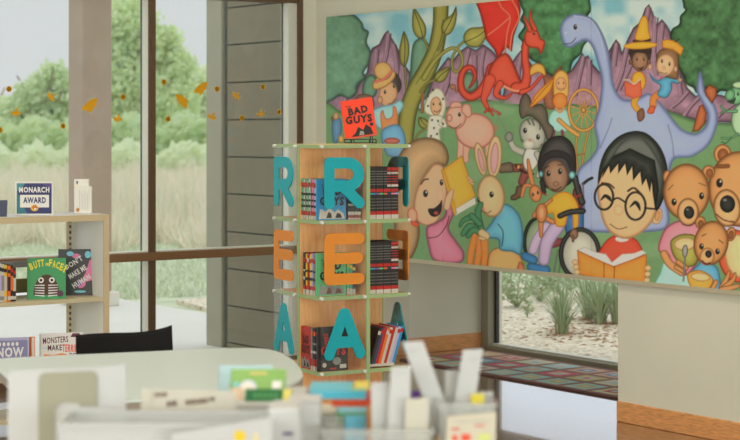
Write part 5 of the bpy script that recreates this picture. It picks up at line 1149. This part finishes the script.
def dg1(b, w_, h_):
    disc(b, w_*.32, h_*.05, w_*.17, h_*.42, M(170, 176, 190, .5, name='pale arc'), y=-.0008); disc(b, w_*.32, h_*.0, w_*.12, h_*.36, M(196, 190, 180, .5, name='cream arc'), y=-.0012); patch(b, [(w_*.76, h_*.03), (w_*.93, h_*.03), (w_*.93, h_*.42), (w_*.76, h_*.42)], WHT); patch(b, [(w_*.34, h_*.7), (w_*.66, h_*.7), (w_*.66, h_*.84), (w_*.34, h_*.84)], bd(170, 160, 90)); disc(b, w_*.1, h_*.25, w_*.05, h_*.14, bd(100, 170, 170))
def dg2(b, w_, h_):
    patch(b, [(w_*.8, h_*.05), (w_*.99, h_*.05), (w_*.99, h_*.95), (w_*.8, h_*.95)], bd(190, 180, 100))
    for k in range(5): patch(b, [(w_*(.18+.11*k), h_*.35), (w_*(.25+.11*k), h_*.35), (w_*(.25+.11*k), h_*.7), (w_*(.18+.11*k), h_*.7)], bd(70, 130, 80))
lean_book(218, 272, 367, 399, 3.70, .35, bd(158, 186, 200), 'pale blue picture book behind the bright green one')
lean_book(230, 285, 372, 390, 3.62, .90, bd(106, 148, 74), 'bright green picture book with pale arcs on its cover', dg1)
lean_book(231, 243, 388, 403, 3.55, .2, bd(206, 170, 144), 'thin peach booklet below the bright green picture book')
lean_book(245, 292, 390, 403.5, 3.53, .55, bd(34, 96, 56), 'dark green book with yellow end below the bright green one', dg2)
# white boxes
t = thing('tissue_box', 'white box with a dark blue mark in front of the green books', 'box'); d = 3.28; t.matrix_world = nf(268, d)
b = MB(); b.box((0, 0, 0), (mm(32, d), .10, pz(408, d)-NZ), whp, bev=.006); b.quad([(mm(15, d), -.0012, pz(435, d)-NZ), (mm(25, d), -.0012, pz(435, d)-NZ), (mm(25, d), -.0012, pz(432, d)-NZ), (mm(15, d), -.0012, pz(432, d)-NZ)], nv); b.build('carton', t)
t = thing('white_carton', 'small plain white carton left of the colourful stack', 'box'); d = 3.40; t.matrix_world = nf(289, d)
b = MB(); b.box((0, 0, 0), (mm(31, d), .08, pz(402, d)-NZ), whp, bev=.004); b.build('carton', t); b = MB(); b.box((-.001, -.001, pz(402, d)-NZ), (mm(31, d)+.001, .081, pz(400.5, d)-NZ), whp, bev=.002); b.build('lid', t)
# colourful stack of books lying on a box
cz = pz(424, 3.50); support(306, 372, 3.50, 3.76, cz, 'pale carton under the colourful stack of books', ivory)
zz = cz+.0005
stack = [('green', 336, 372, .020, 'green book lowest in the colourful stack'), ('lilac', 338, 371, .012, 'pale blue book second from the bottom of the colourful stack'), ('red', 332, 374, .014, 'red-orange book in the middle of the colourful stack'), ('teal', 309, 366, .016, 'turquoise book near the top of the colourful stack')]
cols = {'green': bd(90, 150, 96), 'lilac': bd(132, 180, 190), 'red': bd(180, 62, 30), 'teal': bd(66, 154, 176)}
for c, a, e, tk, lb in stack:
    T = nf(e, 3.51, zz) @ Matrix.Translation((0, 0, tk)) @ Matrix(((0, 0, -1, 0), (1, 0, 0, 0), (0, -1, 0, 0), (0, 0, 0, 1)))
    put_book(T, .135, tk, mm(e-a, 3.51), cols[c], [], lb, 'colourful stack of lying books'); zz += tk+.0005
T = nf(353, 3.53, zz) @ Matrix.Translation((0, 0, .007)) @ Matrix.Rotation(-PI/2, 4, 'X') 
put_book(T, .032, .007, .07, bd(200, 176, 60), [], 'small yellow booklet on top of the colourful stack', None)
T = nf(296, 3.62, ctop+.0005, .0) @ Matrix.Translation((0, 0, .012)) @ Matrix.Rotation(-PI/2, 4, 'X')
lean_book(291, 310, 395, 404, 3.76, .5, bd(104, 160, 70), 'small green booklet between green and turquoise books') if False else None
# clear bins with cards
bin_('clear_bin', 'clear plastic bin holding the left bookmark cards', 322, 432, 3.34, 430, .15, clearp, 0, 'clear bins of cards')
bin_('clear_bin', 'clear plastic bin holding the right bookmark cards', 440, 495, 3.36, 404, .15, clearp, 0, 'clear bins of cards')
def card(px0, px1, top, pb0, pb1, bot, d, label, name='bookmark_card', mark=True, m=None):
    """upright card: top edge px0..px1 at row top, foot pb0..pb1 at row bot, down in the bin"""
    o_ = nf((pb0+pb1)/2, d, pz(bot, d)); cxp = (pb0+pb1)/2
    t = thing(name, label, 'card', group='white bookmark cards'); t.matrix_world = o_
    hz = mm(bot-top, d); b = MB(); b.prism([(mm(pb0-cxp, d), 0), (mm(pb1-cxp, d), 0), (mm(px1-cxp, d), hz), (mm(px0-cxp, d), hz-.002)], 0, .0012, m or whp, axis='y')
    if mark:
        xm = (px0+px1)/2-cxp; b.quad([(mm(xm-5, d), -.0008, hz*.90), (mm(xm+5, d), -.0008, hz*.90), (mm(xm+5, d), -.0008, hz*.925), (mm(xm-5, d), -.0008, hz*.925)], M(160, 160, 160, .7, name='grey print'))
    b.build('card', t)
    return t
F_ = 470
card(402, 423, 341, 443, 462, 450, 3.44, 'tall white card leaning to the left above the clear bins')
card(391, 411, 366, 386, 408, 452, 3.40, 'white card standing upright between the colourful stack and the tall cards')
card(371, 389, 382, 372, 390, 452, 3.42, 'short white card nearest the colourful stack')
card(463, 483, 349, 443, 464, 470, 3.46, 'tall white card leaning to the right above the clear bins')
card(445, 458, 370, 446, 460, 450, 3.49, 'short white card just left of the tall right-leaning card')
card(406, 429, 398, 404, 428, 448, 3.38, 'wide blank card low between the tall leaning cards', mark=False, m=ivory)
card(414, 431, 403, 412, 430, 448, 3.42, 'wide blank card low behind the front bin rim', mark=False, m=whp)
# coloured booklets in the left clear bin
def slab(px0, px1, top, d, c, label, tilt=0):
    T = nf(px0, d, NZ+.005); return put_book(T, mm(px1-px0, d), .006, pz(top, d)-NZ-.005, c, [], label, 'thin booklets standing in the clear bin')
slab(367, 376, 405, 3.47, bd(206, 132, 74), 'orange booklet beside the short white card')
slab(376, 384, 407, 3.455, bd(110, 70, 140), 'purple booklet beside the short white card')
slab(412, 420, 391, 3.475, bd(86, 50, 130), 'deep purple booklet between two white cards')
slab(345, 366, 416, 3.475, bd(90, 160, 186), 'blue booklet standing in front of the colourful stack')
# printed packet on the right
d = 3.35; t = thing('printed_packet', 'white printed packet with red marks at the front of the right bin', 'packet'); t.matrix_world = nf(441, d)
s1 = lambda px: mm(px-441, d); hz = lambda py: pz(py, d)-NZ
b = MB(); b.prism([(0, 0), (s1(493), 0), (s1(496), hz(411)), (s1(447), hz(416))], -.010, -.004, M(196, 190, 172, .6, name='packet card', k=.8), axis='y')
for (x0, x1, y0, y1, c) in ((451, 459, 427, 429, (180, 60, 56)), (474, 484, 424, 425.5, (180, 70, 80)), (452, 457, 434, 440, (196, 70, 50)), (461, 470, 433, 440, (196, 70, 50)), (478, 490, 433, 440, (176, 184, 110)), (455, 490, 420, 421, (150, 148, 140))):
    b.quad([(s1(x0), -.0112, hz(y1)), (s1(x1), -.0112, hz(y1)), (s1(x1), -.0112, hz(y0)), (s1(x0), -.0112, hz(y0))], bd(*c))
b.build('packet', t)
card(470, 493, 392, 470, 492, 445, 3.475, 'small card with a yellow square at the right end of the bin', mark=False, m=whp, name='label_card')
t = thing('yellow_tag', 'yellow square tag at the right end of the bins', 'tag'); t.matrix_world = nf(471, 3.45, pz(405, 3.45))
b = MB(); b.box((0, 0, 0), (mm(13, 3.45), .001, mm(11, 3.45)), bd(214, 180, 60)); b.box((mm(4, 3.45), .001, -.10), (mm(9, 3.45), .002, mm(8, 3.45)), whp); b.build('tag_body', t)
